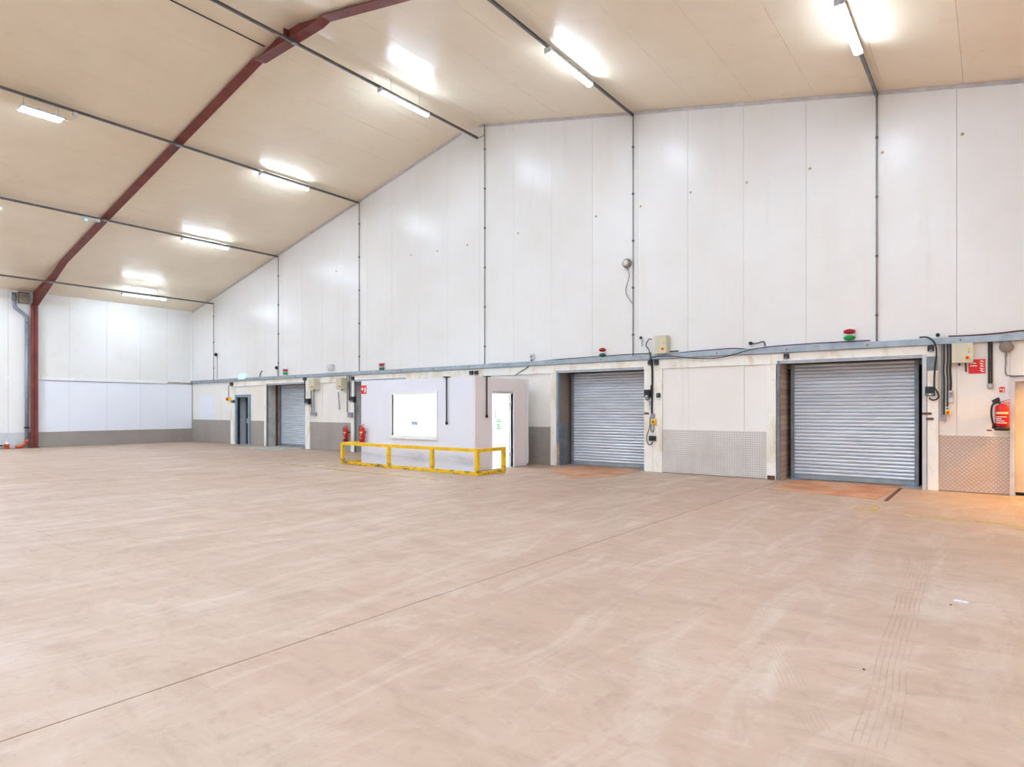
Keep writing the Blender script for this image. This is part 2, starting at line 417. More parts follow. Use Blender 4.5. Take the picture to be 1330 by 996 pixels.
# roof: liner panels running with the ridge, split at each portal frame
ceil = struct('ceiling', (0, 0, 0), MB().prism([(XL, roofz(XL) + .09), (RX, roofz(RX) + .09), (XR, roofz(XR) + .09), (XR, roofz(XR) + .2), (RX, roofz(RX) + .2), (XL, roofz(XL) + .2)], YB - .1, D + .2), RSEAM)
bays = [YB, -4.93, 1.58, 8.09, D + .05]
sx = [XL] + [-13.46 - .93 - 1.105 * i for i in range(14, -1, -1)] + [-13.46]
sx += [-11.86 + 1.265 * i for i in range(14) if -11.86 + 1.265 * i < XR - .3] + [XR]
for y0, y1 in zip(bays[:-1], bays[1:]):
    for a, b in zip(sx[:-1], sx[1:]):
        a2, b2 = a + .002, b - .002
        poly = [(a2, roofz(a2)), (b2, roofz(b2)), (b2, roofz(b2) + .08), (a2, roofz(a2) + .08)]
        if a < RX < b: poly = [(a2, roofz(a2)), (RX - .33, roofz(RX - .33)), (RX + .33, roofz(RX + .33)), (b2, roofz(b2)), (b2, roofz(b2) + .08), (a2, roofz(a2) + .08)]
        MB().prism(poly, y0 + .004, y1 - .004).build('roof_panel', ROOF, ceil)

# gable wall: backing, then panels, pillars, header, plates
OPEN = [(-26.36, -25.40, 2.06), (-23.92, -21.26, 2.54), (-18.20, -15.55, 2.54), (-9.49, -6.94, 2.54), (-3.72, -1.12, 2.54), (.27, 1.25, 2.04)]
mb = MB(); x = XL
for a, b, h in OPEN:
    mb.box(x, a, D + .06, D + .16, 0, 2.8); mb.box(a, b, D + .06, D + .16, h, 2.8); x = b
mb.box(x, XR, D + .06, D + .16, 0, 2.8)
mb.prism([(XL, 2.8), (XR, 2.8), (XR, roofz(XR) + .1), (RX, roofz(RX) + .1), (XL, roofz(XL) + .1)], D + .06, D + .16)
wf = struct('wall_far', mb=mb, mat=SEAM)
seams = [-.58 - 1.305 * i for i in range(-4, 23)]
seams = sorted(s for s in seams if XL + .3 < s < XR - .3)
ed = [XL] + seams + [XR]
for a, b in zip(ed[:-1], ed[1:]):
    a2, b2 = a + .002, b - .002
    top = [(b2, roofz(b2))] + ([(RX, roofz(RX))] if a2 < RX < b2 else []) + [(a2, roofz(a2))]
    MB().prism([(a2, 2.80), (b2, 2.80)] + top, D, D + .06).build('wall_panel', WHITE, wf, .003)
def infill(x0, x1, z0, z1, mat=LOWER):
    cuts = [x0] + [s for s in seams if x0 + .12 < s < x1 - .12] + [x1]
    for a, b in zip(cuts[:-1], cuts[1:]):
        MB().box(a + .003, b - .003, D + .035, D + .06, z0, z1).build('infill_panel', mat, wf)
def tread(x0, x1, mat=TREAD, h=1.05):
    MB().box(x0, x1, D + .02, D + .035, .012, h).build('tread_plate', mat, wf)
for x0, x1, zt, mat in [(XL, -26.85, 2.77, TREADD), (-25.25, -24.15, 2.53, TREADD), (-20.95, -18.45, 2.53, TREADD), (-15.2, -9.74, 2.53, TREADD), (-6.45, -4.0, 2.53, TREAD), (-.86, .2, 2.77, TREADW), (1.3, XR, 2.77, TREADW)]:
    infill(x0, x1, .9, zt)
    cuts = [x0, x1] if x1 - x0 < 2.6 else [x0, (x0 + x1) / 2, x1]
    for a, b in zip(cuts[:-1], cuts[1:]): tread(a + .004, b - .004, mat)
infill(-26.5, -25.25, 2.17, 2.53); infill(.2, 1.3, 2.14, 2.77)
for a, b in [(-26.86, -26.5), (-24.15, -23.98), (-21.24, -20.95), (-18.45, -18.26), (-15.5, -15.2), (-9.74, -9.55), (-6.93, -6.697), (-6.692, -6.45), (-4.0, -3.80), (-1.04, -.86)]:
    MB().box(a, b, D - .004, D + .06, 0, 2.53).build('pillar', PILLAR, wf, .006)
hx = [-26.86, -23.95, -20.95, -15.35, -11.9, -9.6, -6.694, -3.9, -.86]
for a, b in zip(hx[:-1], hx[1:]):
    MB().box(a + .002, b - .002, D - .006, D + .06, 2.532, 2.765).build('header_beam', PILLAR, wf, .006)
MB().box(-3.98, -3.82, D - .012, D + .0, 0, .09).build('pillar_foot_plate', RUSTD, wf)
MB().box(-1.045, -.87, D - .014, D - .0065, 2.28, 2.55).build('patch_plate', GALVD, wf)
MB().box(-29.62, -28.55, D + .028, D + .034, 1.06, 2.18).build('blue_white_board', SIDEB, wf)
for u, v in [(1250, 174), (1052, 219), (970, 237), (832, 268), (774, 281), (673, 303), (607, 318), (568, 326), (897, 250), (1146, 198), (534, 331), (437, 352)]:
    p = G(u, v); MB().lathe(p, [(.0, -.016), (.024, -.014), (.03, -.004), (.03, .004)], 8, 'Y').build('fixing_plug', PLUG, wf)
# recesses behind the openings
for i, (a, b, h) in enumerate(OPEN[1:5]):
    m = CONC if i < 2 else BRICK
    MB().box(a - .12, a + .006, D + .055, D + 1.0, 0, h).build('door_reveal', m, wf)
    MB().box(b - .006, b + .12, D + .055, D + 1.0, 0, h).build('door_reveal', m, wf)
    MB().box(a - .12, b + .12, D + .16, D + 1.0, h, h + .1).build('recess_soffit', DARK, wf)
    MB().box(a - .12, b + .12, D + 1.0, D + 1.05, 0, h + .1).build('recess_back', DARK, wf)  # dark soffit and back paint in the unlit depth of the recess
MB().box(-9.484, -9.468, D + .05, D + .42, 0, 1.16).build('jamb_plate', GALVD, wf)
MB().box(-23.914, -23.89, D + .38, D + .47, 0, 2.54).build('jamb_channel', RUSTD, wf)
MB().box(-15.70, -15.55, D + .06, D + .12, 0, 2.5).build('jamb_plate', GALVD, wf)

# roof-to-wall flashings, corner trim, steel rail along the gable wall
def flash(name, x0, x1):
    return struct(name, mb=MB().prism([(x0, roofz(x0) - .075), (x1, roofz(x1) - .075), (x1, roofz(x1) - .004), (x0, roofz(x0) - .004)], D - .02, D - .001), mat=TRIMG)
flash('trim_1', XL + .03, -13.05); flash('trim_2', -12.35, XR - .03)
struct('trim_3', mb=MB().box(XL + .002, XL + .07, D - .07, D - .004, 2.9, roofz(XL) - .02), mat=WTRIM)
rail = struct('trim_4', mb=MB().prism([(D - .008, 2.77), (D - .065, 2.77), (D - .065, 2.785), (D - .022, 2.79), (D - .022, 2.87), (D - .065, 2.875), (D - .065, 2.89), (D - .008, 2.89)], XL + .02, XR - .02, 'X'), mat=GALV)
MB().box(XL + .02, XR - .02, D - .069, D - .066, 2.778, 2.882).build('rail_web', GALV, rail)
bolt = MB().lathe(Vector((0, 0, 0)), [(0, -.014), (.014, -.012), (.016, 0)], 8, 'Y').mesh('rail_bolt', RUSTD, Vector((0, 0, 0)))
for i in range(20): inst('rail_bolt', bolt, rail, (-29.4 + 1.52 * i, D - .069, 2.83))

# eaves wall with column, upper and lower panels, plinth plates
wl = struct('wall_left', mb=MB().box(XL - .16, XL - .06, YB, D + .06, 0, roofz(XL) + .1), mat=SEAM)
ly = [YB, -10.9, -9.6, -8.3, -7.0, -5.7, -4.4, -3.1, -1.8, -.5, .8, 2.1, 3.4, 4.7, 6.0, 7.3, 8.15, 9.33, 10.72, 12.05, 13.2, D]
for a, b in zip(ly[:-1], ly[1:]):
    MB().box(XL - .06, XL, a + .003, b - .003, 2.84, roofz(XL)).build('wall_panel', SIDEW, wl, .003)
    MB().box(XL - .06, XL, a + .003, b - .003, .62, 2.70).build('lower_wall_panel', SIDEB if a > 8 else SIDEW, wl)
for a, b in zip(range(-12, 16, 2), range(-10, 18, 2)):
    MB().box(XL - .06, XL - .012, max(a, YB) + .003, min(b, D + .02) - .003, .0, .615).build('tread_plate', TREADD, wl)
MB().box(XL - .06, XL + .045, 8.2, 13.2, 2.72, 2.80).build('wall_ledge', WTRIM, wl)
MB().box(XL - .06, XL + .012, 8.2, D, 2.80, 2.84).build('ledge_strip', WTRIM, wl)
MB().box(XL - .06, XL + .0, YB, 8.2, 2.70, 2.84).build('wall_band', SIDEW, wl)
MB().box(XL + .001, XL + .012, 6.1, 7.9, .02, .62).build('repair_render', LGREY, wl)
wr = struct('wall_right', mb=MB().box(XR, XR + .16, YB, D + .06, 0, roofz(XR) + .1), mat=WHITE)
wb = struct('wall_back', mb=MB().prism([(XL, 0), (XR, 0), (XR, roofz(XR) + .1), (RX, roofz(RX) + .1), (XL, roofz(XL) + .1)], YB - .16, YB), mat=WHITE)

# ---------------------------------------------------------------- doors
def slat_mesh(length):
    p = .0765; prof = []
    for i in range(7):
        t = i / 6; prof.append((-.027 * math.sin(math.pi * t) ** .8, p * t * .93))
    prof += [(.006, p * .93), (.006, 0)]
    return MB().prism([(y, z) for y, z in prof], 0, length, 'X').mesh('slat', SLAT, Vector((0, 0, 0)))
def roller(n, a, b, h, right_frame):
    y = D + .56
    d = struct('door_%d' % n, ((a + b) / 2, y, 0))
    for x0 in (a + .10, b - .17): MB().box(x0, x0 + .07, y - .05, y + .06, 0, h).build('guide_rail', GALVD, d)
    x0, x1 = a + .155, b - .155
    me = slat_mesh(x1 - x0); k = 0; z = .10
    while z < h - .01:
        inst('slat', me, d, (x0, y, z)); z += .0765
    MB().box(x0, x1, y - .022, y + .02, .012, .10).build('bottom_bar', GALV, d)
    MB().box(a, b, y + .01, y + .30, h - .10, h).build('roller_hood', GALVD, d)
    MB().box(a - .055, a, D - .012, D + .06, 0 if n != 4 else .62, h + .055).build('opening_angle', GALVD if n != 4 else BLUEG, d)
    MB().box(a, b, D - .012, D + .06, h, h + .055).build('opening_angle', GALV, d)
    if right_frame: MB().box(b, b + .07, D - .012, D + .06, 0, h + .055).build('opening_angle', LGREY, d)
    for xx in (a + .12, b - .3): MB().box(xx, xx + .2, y - .16, y - .07, .001, .014).build('floor_pad', BLUETAPE, d)
    return d
roller(2, *OPEN[1], False); roller(3, *OPEN[2], False); roller(4, *OPEN[3], False); roller(5, *OPEN[4], True)
# pedestrian doorway
d1 = struct('door_1', (-25.88, D + .4, 0)); a, b, h = OPEN[0]
MB().box(a - .13, a, D - .012, D + .10, 0, h + .11).build('door_frame', BLUEG, d1)
MB().box(b, b + .13, D - .012, D + .10, 0, h + .11).build('door_frame', BLUEG, d1)
MB().box(a, b, D - .012, D + .10, h, h + .11).build('door_frame', BLUEG, d1)
MB().box(a - .02, a + .05, D + .10, D + .14, 0, h).build('door_stop', NAVY, d1)
MB().box(a - .12, a, D + .12, D + .47, 0, h).build('door_reveal', LGREY, d1)
MB().box(b, b + .12, D + .12, D + .47, 0, h).build('door_reveal', NAVY, d1)
MB().box(a - .1, b + .1, D + .12, D + .47, h, h + .06).build('door_reveal', LGREY, d1)
leaf = MB().box(a, b, D + .44, D + .49, .01, h).build('door_leaf', NAVY, d1)
hm = MB().box(a + .10, a + .16, D + .42, D + .44, .92, 1.14); hm.tube([(a + .13, D + .40, 1.06), (a + .27, D + .40, 1.06)], .014)
hm.tube([(a + .13, D + .44, 1.06), (a + .13, D + .395, 1.06)], .012)
hm.build('door_handle', LGREY, leaf)
# door beside the large extinguisher
d6 = struct('door_6', (.76, D + .05, 0)); a, b, h = OPEN[5]
for x0, x1 in ((a - .075, a), (b, b + .07)): MB().box(x0, x1, D - .03, D + .10, 0, h + .075).build('door_frame', TRIMG, d6)
MB().box(a, b, D - .03, D + .10, h, h + .075).build('door_frame', TRIMG, d6)
leaf6 = MB().box(a + .004, b - .004, D + .06, D + .10, .06, h - .004).build('door_leaf', CREAMD, d6)
MB().tube([(b - .12, D + .06, 1.0), (b - .12, D + .0, 1.0), (b - .25, D + .0, 1.0)], .012).build('door_handle', GALV, leaf6)
MB().box(a + .01, b - .01, D + .07, D + .09, .0, .058).build('gap_shade_strip', DARK, d6)  # dark strip painting in the shade of the gap under the leaf

# ================================================================ STEEL PORTAL FRAMES
def portal(y, label):
    t = thing('portal_frame', (RX, y, 0), label, 'steel frame')
    xc, xd = XL + .18, XR - .18; w = .125
    for s, x, e in ((1, xc, XL), (-1, xd, XR)):
        c = MB().box(x - .018, x, y - w, y + w, 0, 5.68) if s > 0 else MB().box(x, x + .018, y - w, y + w, 0, 5.68)
        c.box(min(x, e), max(x, e), y - .008, y + .008, 0, 5.9); c.build('column', OXIDE, t)
        MB().box(x - .06 if s < 0 else e, e if s < 0 else x + .05, y - w - .04, y + w + .04, 0, .02).build('base_plate', OXIDE, t)
    so = lambda x: roofz(x) - .065
    L = [(xc, 5.66), (-26.95, so(-26.95)), (-13.9, so(-13.9)), (-13.75, 9.775), (-11.5, 9.775), (-11.25, so(-11.25)), (1.7, so(1.7)), (xd, 5.66)]
    T = [(x, roofz(x) - .001) for x in (XR, RX, XL)]
    MB().prism(L + [(XR, 5.66)] + T + [(XL, 5.66)], y - .008, y + .008).build('rafter_web', OXIDE, t)
    for (xa, za), (xb, zb) in zip(L[:-1], L[1:]):
        nm = 'haunch_flange' if abs(xb - xa) < 4 else 'rafter_flange'
        MB().prism([(xa, za), (xb, zb), (xb, zb + .018), (xa, za + .018)], y - w, y + w).build(nm, OXIDE, t)
    MB().prism([(RX - .01, 9.775), (RX + .01, 9.775), (RX + .01, roofz(RX) - .01), (RX - .01, roofz(RX) - .01)], y - w, y + w).build('apex_plate', OXIDE, t)
    return t
portal(8.09, 'red-oxide steel portal frame crossing the roof between the lit bays')
for y, n in ((1.58, 'red-oxide steel portal frame over the open middle of the floor'), (-4.93, 'red-oxide steel portal frame at the rear of the hall')):
    portal(y, n)

# rainwater pipe by the column
t = thing('drainpipe', (XL + .12, 7.88, 0), 'grey plastic drainpipe with orange foot beside the red steel column', 'pipe')
px = XL + .10
MB().tube([(px, 7.86, .30), (px, 7.86, 5.02)], .062, 14).build('pipe', PIPEG, t)
MB().tube(smooth([(px, 7.86, 5.0), (px, 7.84, 5.2), (px, 7.62, 5.42), (px, 7.50, 5.52), (px, 7.46, 5.7), (px, 7.46, 6.02)], 5), .062, 14).build('swan_neck', PIPEG, t)
MB().tube([(px, 7.46, 5.78), (px, 7.46, 6.1)], .074, 14).build('socket', GALVD, t)
MB().tube([(px, 7.86, 2.0), (px, 7.86, 2.06)], .07, 14).build('socket', PIPEG, t)
MB().box(XL, px + .08, 7.79, 7.93, .78, .84).build('pipe_clip', BLACK, t)
MB().tube([(px, 7.86, .22), (px, 7.86, .34)], .074, 14).build('orange_collar', ORANGE, t)
MB().tube(smooth([(px, 7.86, .3), (px, 7.82, .17), (px + .02, 7.66, .08), (px + .02, 7.5, .065)], 5), .066, 14).build('orange_bend', ORANGE, t)
g = thing('gully_pot', (XL + .2, 7.2, 0), 'short orange clay gully pot standing on the floor by the drainpipe', 'pipe')
MB().lathe(Vector((XL + .2, 7.2, 0)), [(.085, 0), (.085, .13), (.10, .13), (.10, .19), (.0, .19)], 16).build('pot', ORANGE, g)
MB().lathe(Vector((XL + .2, 7.2, .19)), [(.04, 0), (.045, .06), (.02, .10), (0, .10)], 12).build('cap', WTRIM, g)
tag(MB().tube([(XL + .1, 2.0, .14), (XL + .1, 7.1, .14)], .03).build('floor_pipe', CABLE), 'thin dark pipe running low along the eaves wall', 'pipe')
e = thing('gutter_outlet_box', (XL + .11, 7.62, 5.62), 'brown metal gutter outlet box where the drainpipe meets the eaves', 'gutter box')
MB().box(XL + .002, XL + .2, 7.60, 7.92, 5.72, 6.12).build('box', SOUND, e, .01)
MB().box(XL + .002, XL + .22, 7.58, 7.94, 6.10, 6.14).build('lid', RUSTD, e)
tag(MB().tube(smooth([(XL + .05, 6.92, 6.1), (XL + .08, 6.86, 5.8), (XL + .05, 6.84, 5.5)], 5), .012, 6).build('loose_wire', CABLE), 'loose dark wire end dangling at the eaves near the drainpipe', 'cable')

# ================================================================ ROOF TRUNKING, WALL CONDUITS AND LIGHTS
WHERE = ['next to the eaves wall', 'above the roller door by the pedestrian doorway', 'above the roller door behind the hut',
         'along the roof ridge', 'above the round bulkhead lamp', 'above the roller door by the big extinguisher', 'above the beige door']
TX = [-28.32, -23.07, -17.95, -12.38, -7.22, -1.88, 3.46]
TZ = [6.365, 7.735, 8.885, 9.725, 8.93, 7.80, 6.66]
for i, (x, z) in enumerate(zip(TX, TZ)):
    t = thing('roof_trunking', (x, 1, z), 'dark grey trunking under the roof, ' + WHERE[i], 'trunking')
    MB().prism([(x - .028, z - .028), (x + .028, z - .028), (x + .028, z + .028), (x - .028, z + .028)], YB + .05, D - .03).build('channel', TRUNK, t, .004)
    MB().box(x - .02, x + .02, YB + .05, D - .03, z - .033, z - .029).build('lid', GALVD, t)
    for y in (8.09, 1.58, -4.93):
        MB().box(x - .045, x + .045, y - .06, y + .06, z - .04, z - .029).build('clamp', GALV, t)
    for y in (10.9, 11.9, 4.0):
        if roofz(x) - z > .16: MB().tube([(x, y, z + .02), (x, y, roofz(x))], .004, 5).build('hanger_wire', GALVD, t)
    # drop on the gable wall
    if i < 6:
        xd = -12.10 if i == 3 else x
        zt = z - .03
        w = thing('wall_conduit', (xd, D - .03, 2.89), 'thin grey wall conduit dropping from the trunking ' + WHERE[i], 'conduit')
        pts = [(xd, D - .025, 2.89), (xd, D - .025, zt)] if i != 3 else smooth([(xd, D - .025, 2.89), (xd, D - .025, 9.6), (xd - .03, D - .025, 9.72), (x, D - .03, 9.70)], 4)
        MB().tube(pts, .013 if i < 5 else .016, 8).build('pipe', GREYC, w)
        z0 = 3.4
        while z0 < zt - .3:
            MB().box(xd - .024, xd + .024, D - .045, D, z0, z0 + .035).build('clip', TRUNK, w); z0 += 1.18
# lit battens in the bay beside the gable wall
for i, x in enumerate(TX[:6]):
    z = TZ[i] - .03; ya, yb = 10.52, 12.24
    t = thing('led_batten', (x, (ya + yb) / 2, z - .10), 'lit white LED batten on the trunking ' + WHERE[i], 'light', 'lit battens in the gable bay')
    MB().box(x - .062, x + .062, ya, yb, z - .065, z - .004).build('housing', LGREY, t, .004)
    for y in (ya, yb - .03): MB().box(x - .068, x + .068, y - .012, y + .034, z - .10, z).build('end_cap', LGREY, t)
    MB().prism([(x - .062, z - .066), (x - .066, z - .078), (x - .05, z - .098), (x, z - .106), (x + .05, z - .098), (x + .066, z - .078), (x + .062, z - .066)], ya + .03, yb - .03).build('diffuser', LEDM, t)
# high-bay LED panels over the rest of the hall
for k, y in enumerate((4.93, -1.6, -8.2)):
    for i, x in enumerate(TX):
        z = TZ[i] - .34
        row = ['before the steel frame', 'in the middle bay', 'in the rear bay'][k]
        t = thing('high_bay_light', (x, y, z - .05), 'lit high-bay panel %s, %s' % (WHERE[i], row), 'light', 'high-bay panels')
        MB().box(x - .17, x + .17, y - .42, y + .42, z, z + .05).build('housing', LGREY, t, .006)
        MB().box(x - .15, x + .15, y - .40, y + .40, z - .012, z).build('diffuser', HIBM, t)
        for q in range(6): MB().box(x - .15, x + .15, y - .36 + q * .14, y - .33 + q * .14, z + .05, z + .085).build('cooling_fin', LGREY, t)
        for q in (-.34, .34): MB().tube([(x, y + q, z + .05), (x, y + q, TZ[i] - .03)], .005, 5).build('chain', GALV, t)
# warm sodium lamp on a wall arm past the beige door
x, y, z = 2.3, 13.75, 2.95
t = thing('sodium_wall_lamp', (x, y, z), 'warm orange sodium lamp on a wall arm past the beige door', 'light')
MB().lathe(Vector((x, y, z)), [(.22, -.10), (.21, .05), (.15, .16), (.07, .22), (.0, .22)], 24).build('shade', GALV, t)
MB().ell((x, y, z + .03), .08, .08, .07).build('lamp_bulb', SODM, t)
MB().tube([(x, y, z + .2), (x, y, z + .3), (x, D - .01, z + .3)], .018).build('wall_arm', GALVD, t)

tag(MB().tube([(-13.46, YB + .2, roofz(-13.46) - .014), (-13.46, 8.0, roofz(-13.46) - .014)], .012, 6).build('roof_cable', CABLE), 'thin black cable clipped under the roof beside the ridge', 'cable')
# emergency light on the steel frame, and the junction box with its wire at the nearest high-bay
x, z = TX[1], TZ[1]
t = thing('emergency_light', (x, 7.72, z - .14), 'small white emergency light with a green lamp on the steel frame', 'emergency light')
MB().box(x - .07, x + .07, 7.42, 7.92, z - .12, z - .035).build('housing', LGREY, t, .02)
MB().ell((x + .03, 7.52, z - .12), .04, .045, .04).build('green_lamp', EXITM, t)
x, z = TX[2], TZ[2]
t = thing('junction_box', (x, 5.55, z - .12), 'small white junction box under the trunking, wired to a high-bay panel', 'junction box')
MB().box(x - .04, x + .04, 5.58, 5.67, z - .12, z - .034).build('box', LGREY, t, .01)
MB().tube(smooth([(x, 5.62, z - .12), (x, 5.6, z - .24), (x, 5.48, z - .29), (x, 5.36, z - .31)], 5), .007, 6).build('wire', LGREY, t)

# ================================================================ THE HUT
HX0, HX1, HY0, HY1, HZ = -14.48, -10.13, 11.63, 13.86, 2.34
hut = thing('site_hut', ((HX0 + HX1) / 2, (HY0 + HY1) / 2, 0), 'white panelled hut with a bright window and doorway against the gable wall', 'hut')
wx0, wx1, wz0, wz1 = -13.17, -11.46, .83, 1.94; T = .07
def hp(name, mat, *a): return MB().box(*a).build(name, mat, hut, .003)
hp('front_panel', HUTW, HX0, wx0, HY0, HY0 + T, 0, HZ); hp('front_panel', HUTW, wx1, HX1 - T, HY0, HY0 + T, 0, HZ)
hp('front_panel', HUTW, wx0, wx1, HY0, HY0 + T, 0, wz0); hp('front_panel', HUTW, wx0, wx1, HY0, HY0 + T, wz1, HZ)
dy0, dy1, dz = 12.27, 13.15, 1.95
hp('side_panel', HUTS, HX1 - T, HX1, HY0, dy0, 0, HZ); hp('side_panel', HUTS, HX1 - T, HX1, dy1, 13.74, 0, HZ); hp('side_panel', HUTS, HX1 - T, HX1, dy0, dy1, dz, HZ)
MB().prism([(13.75, .10), (13.79, .05), (13.83, .10), (13.84, .3), (13.82, HZ - .1), (13.75, HZ - .1)], HX1 - .05, HX1 + .01, 'X').build('loose_edge_strip', WTRIM, hut)
hp('end_panel', HUTW, HX0, HX0 + T, HY0 + T, HY1, 0, HZ); hp('back_panel', HUTIN, HX0 + T, HX1 - T, HY1 - T, HY1, 0, HZ)
hp('roof_sheet', WTRIM, HX0 + .005, HX1 - .005, HY0 + .005, HY1, HZ - .06, HZ + .015)
hp('ceiling_lining', HUTIN, HX0 + T, HX1 - T, HY0 + T, HY1 - T, HZ - .08, HZ - .062)
hp('wall_lining', HUTIN, HX0 + T, HX0 + T + .01, HY0 + T, HY1 - T, 0, HZ - .08)
hp('wall_lining', HUTIN, wx0 - 1.2, wx0 - .005, HY0 + T, HY0 + T + .008, 0, HZ - .08)
hp('hut_floor', LGREY, HX0 + T, HX1, HY0 + T, HY1 - T, .002, .02)
hp('corner_trim', HUTS, HX1 - .03, HX1 + .006, HY0 - .006, HY0 + .03, 0, HZ)
wn = hp('window_frame', WTRIM, wx0 - .05, wx1 + .05, HY0 - .02, HY0 + .02, wz1, wz1 + .06)
for a in ((wx0 - .05, wx1 + .05, wz0 - .06, wz0), (wx0 - .05, wx0, wz0, wz1), (wx1, wx1 + .05, wz0, wz1)):
    MB().box(a[0], a[1], HY0 - .02, HY0 + .05, a[2], a[3]).build('frame_rail', WTRIM, wn)
MB().box(wx0 - .07, wx1 + .07, HY0 - .05, HY0, wz0 - .085, wz0 - .06).build('sill', WTRIM, wn)
MB().box(wx0, wx1, HY0 + .03, HY0 + .036, wz0, wz1).build('pane', GLASS, wn)
MB().box(-12.42, -12.18, HY0 + .022, HY0 + .029, 1.12, 1.22).build('pane_sticker', PAPER, wn)
for q in (0, 1): MB().box(-12.38 + q * .11, -12.33 + q * .11, HY0 + .019, HY0 + .022, 1.14, 1.20).build('pane_print', BLUETAPE, wn)
df = hp('door_frame', WTRIM, HX1 - T - .01, HX1 + .02, dy1, dy1 + .07, 0, dz + .06)
MB().box(HX1 - T - .01, HX1 + .02, dy0 - .04, dy0, 0, dz + .06).build('frame_jamb', WTRIM, df)
MB().box(HX1 - T - .01, HX1 + .02, dy0, dy1, dz, dz + .06).build('frame_head', TRIMG, df)
lf = hp('door_leaf', HUTIN, HX1 - T - .84, HX1 - T - .02, dy1 - .05, dy1 - .01, .03, dz - .02)
ly_ = dy1 - .05
hx_ = G(644.7, 530, ly_).x; nx = G(648, 530, ly_).x
MB().tube([(hx_, ly_ - .03, 1.3), (hx_, ly_ - .03, 1.72)], .012).build('pull_handle', GREYP, lf)
MB().box(nx - .09, nx + .09, ly_ - .004, ly_, .98, 1.3).build('green_notice', SIGNW, lf)
for q in range(5): MB().box(nx - .07, nx + .07 - .02 * (q % 3), ly_ - .007, ly_ - .004, 1.02 + q * .05 + (.03 if q > 2 else 0), 1.045 + q * .05 + (.03 if q > 2 else 0)).build('notice_print', SIGNG, lf)
for zz in (.3, 1.62): MB().box(HX1 - T - .03, HX1 - T + .02, ly_ - .012, dy1 + .001, zz, zz + .1).build('hinge', LGREY, lf)
lp = thing('hut_lamp', (-12.3, 12.7, HZ - .13), 'bright LED panel on the ceiling inside the white hut', 'light')
MB().box(-13.6, -11.0, 12.55, 12.95, HZ - .11, HZ - .082).build('housing', LGREY, lp)
MB().box(-13.58, -11.02, 12.57, 12.93, HZ - .125, HZ - .11).build('diffuser', HUTM, lp)
for nm, p, zb, lab in (('front', (-11.07, HY0 - .035), 1.16, 'black rod hanging down the window side of the white hut'), ('side', (HX1 + .035, 12.03), 1.34, 'black rod hanging beside the doorway of the white hut')):
    r = thing('hanging_rod', (p[0], p[1], zb), lab, 'rod')
    MB().tube([(p[0], p[1], zb + .04), (p[0], p[1], HZ + .03)], .017, 8).build('rod', BLACK, r)
    MB().ell((p[0], p[1], zb + .03), .034, .034, .045).build('ball_end', BLACK, r)
    MB().box(p[0] - .10, p[0] + .06, p[1] - .03, p[1] + .10, HZ + .016, HZ + .036).build('top_bracket', BLACK, r)

# yellow guard rail
BY, BX0, BX1 = 11.05, -14.57, -9.56
t = thing('guard_rail', ((BX0 + BX1) / 2, BY, 0), 'scuffed yellow steel guard rail around the front of the white hut', 'barrier')
s = .042
MB().box(BX0 - s, BX1 + s, BY - s, BY + s, .54, .62).build('top_rail', YELLOW, t, .004)
MB().box(BX0 - s, BX1 + s, BY - s, BY + s, .0, .08).build('bottom_rail', YELLOW, t, .004)
for x, ye in ((BX1, 12.07), (BX0, 12.07)):
    MB().box(x - s, x + s, BY + s, ye, .54, .62).build('return_top_rail', YELLOW, t, .004)
    MB().box(x - s, x + s, BY + s, ye, 0, .08).build('return_bottom_rail', YELLOW, t, .004)
    MB().box(x - s, x + s, ye - 2 * s, ye, .08, .54).build('post', YELLOW, t, .004)
for x in (BX0, -12.63, -11.03, BX1):
    MB().box(x - s, x + s, BY - s - .004, BY + s - .004, .06, .56).build('post', YELLOW, t, .004)

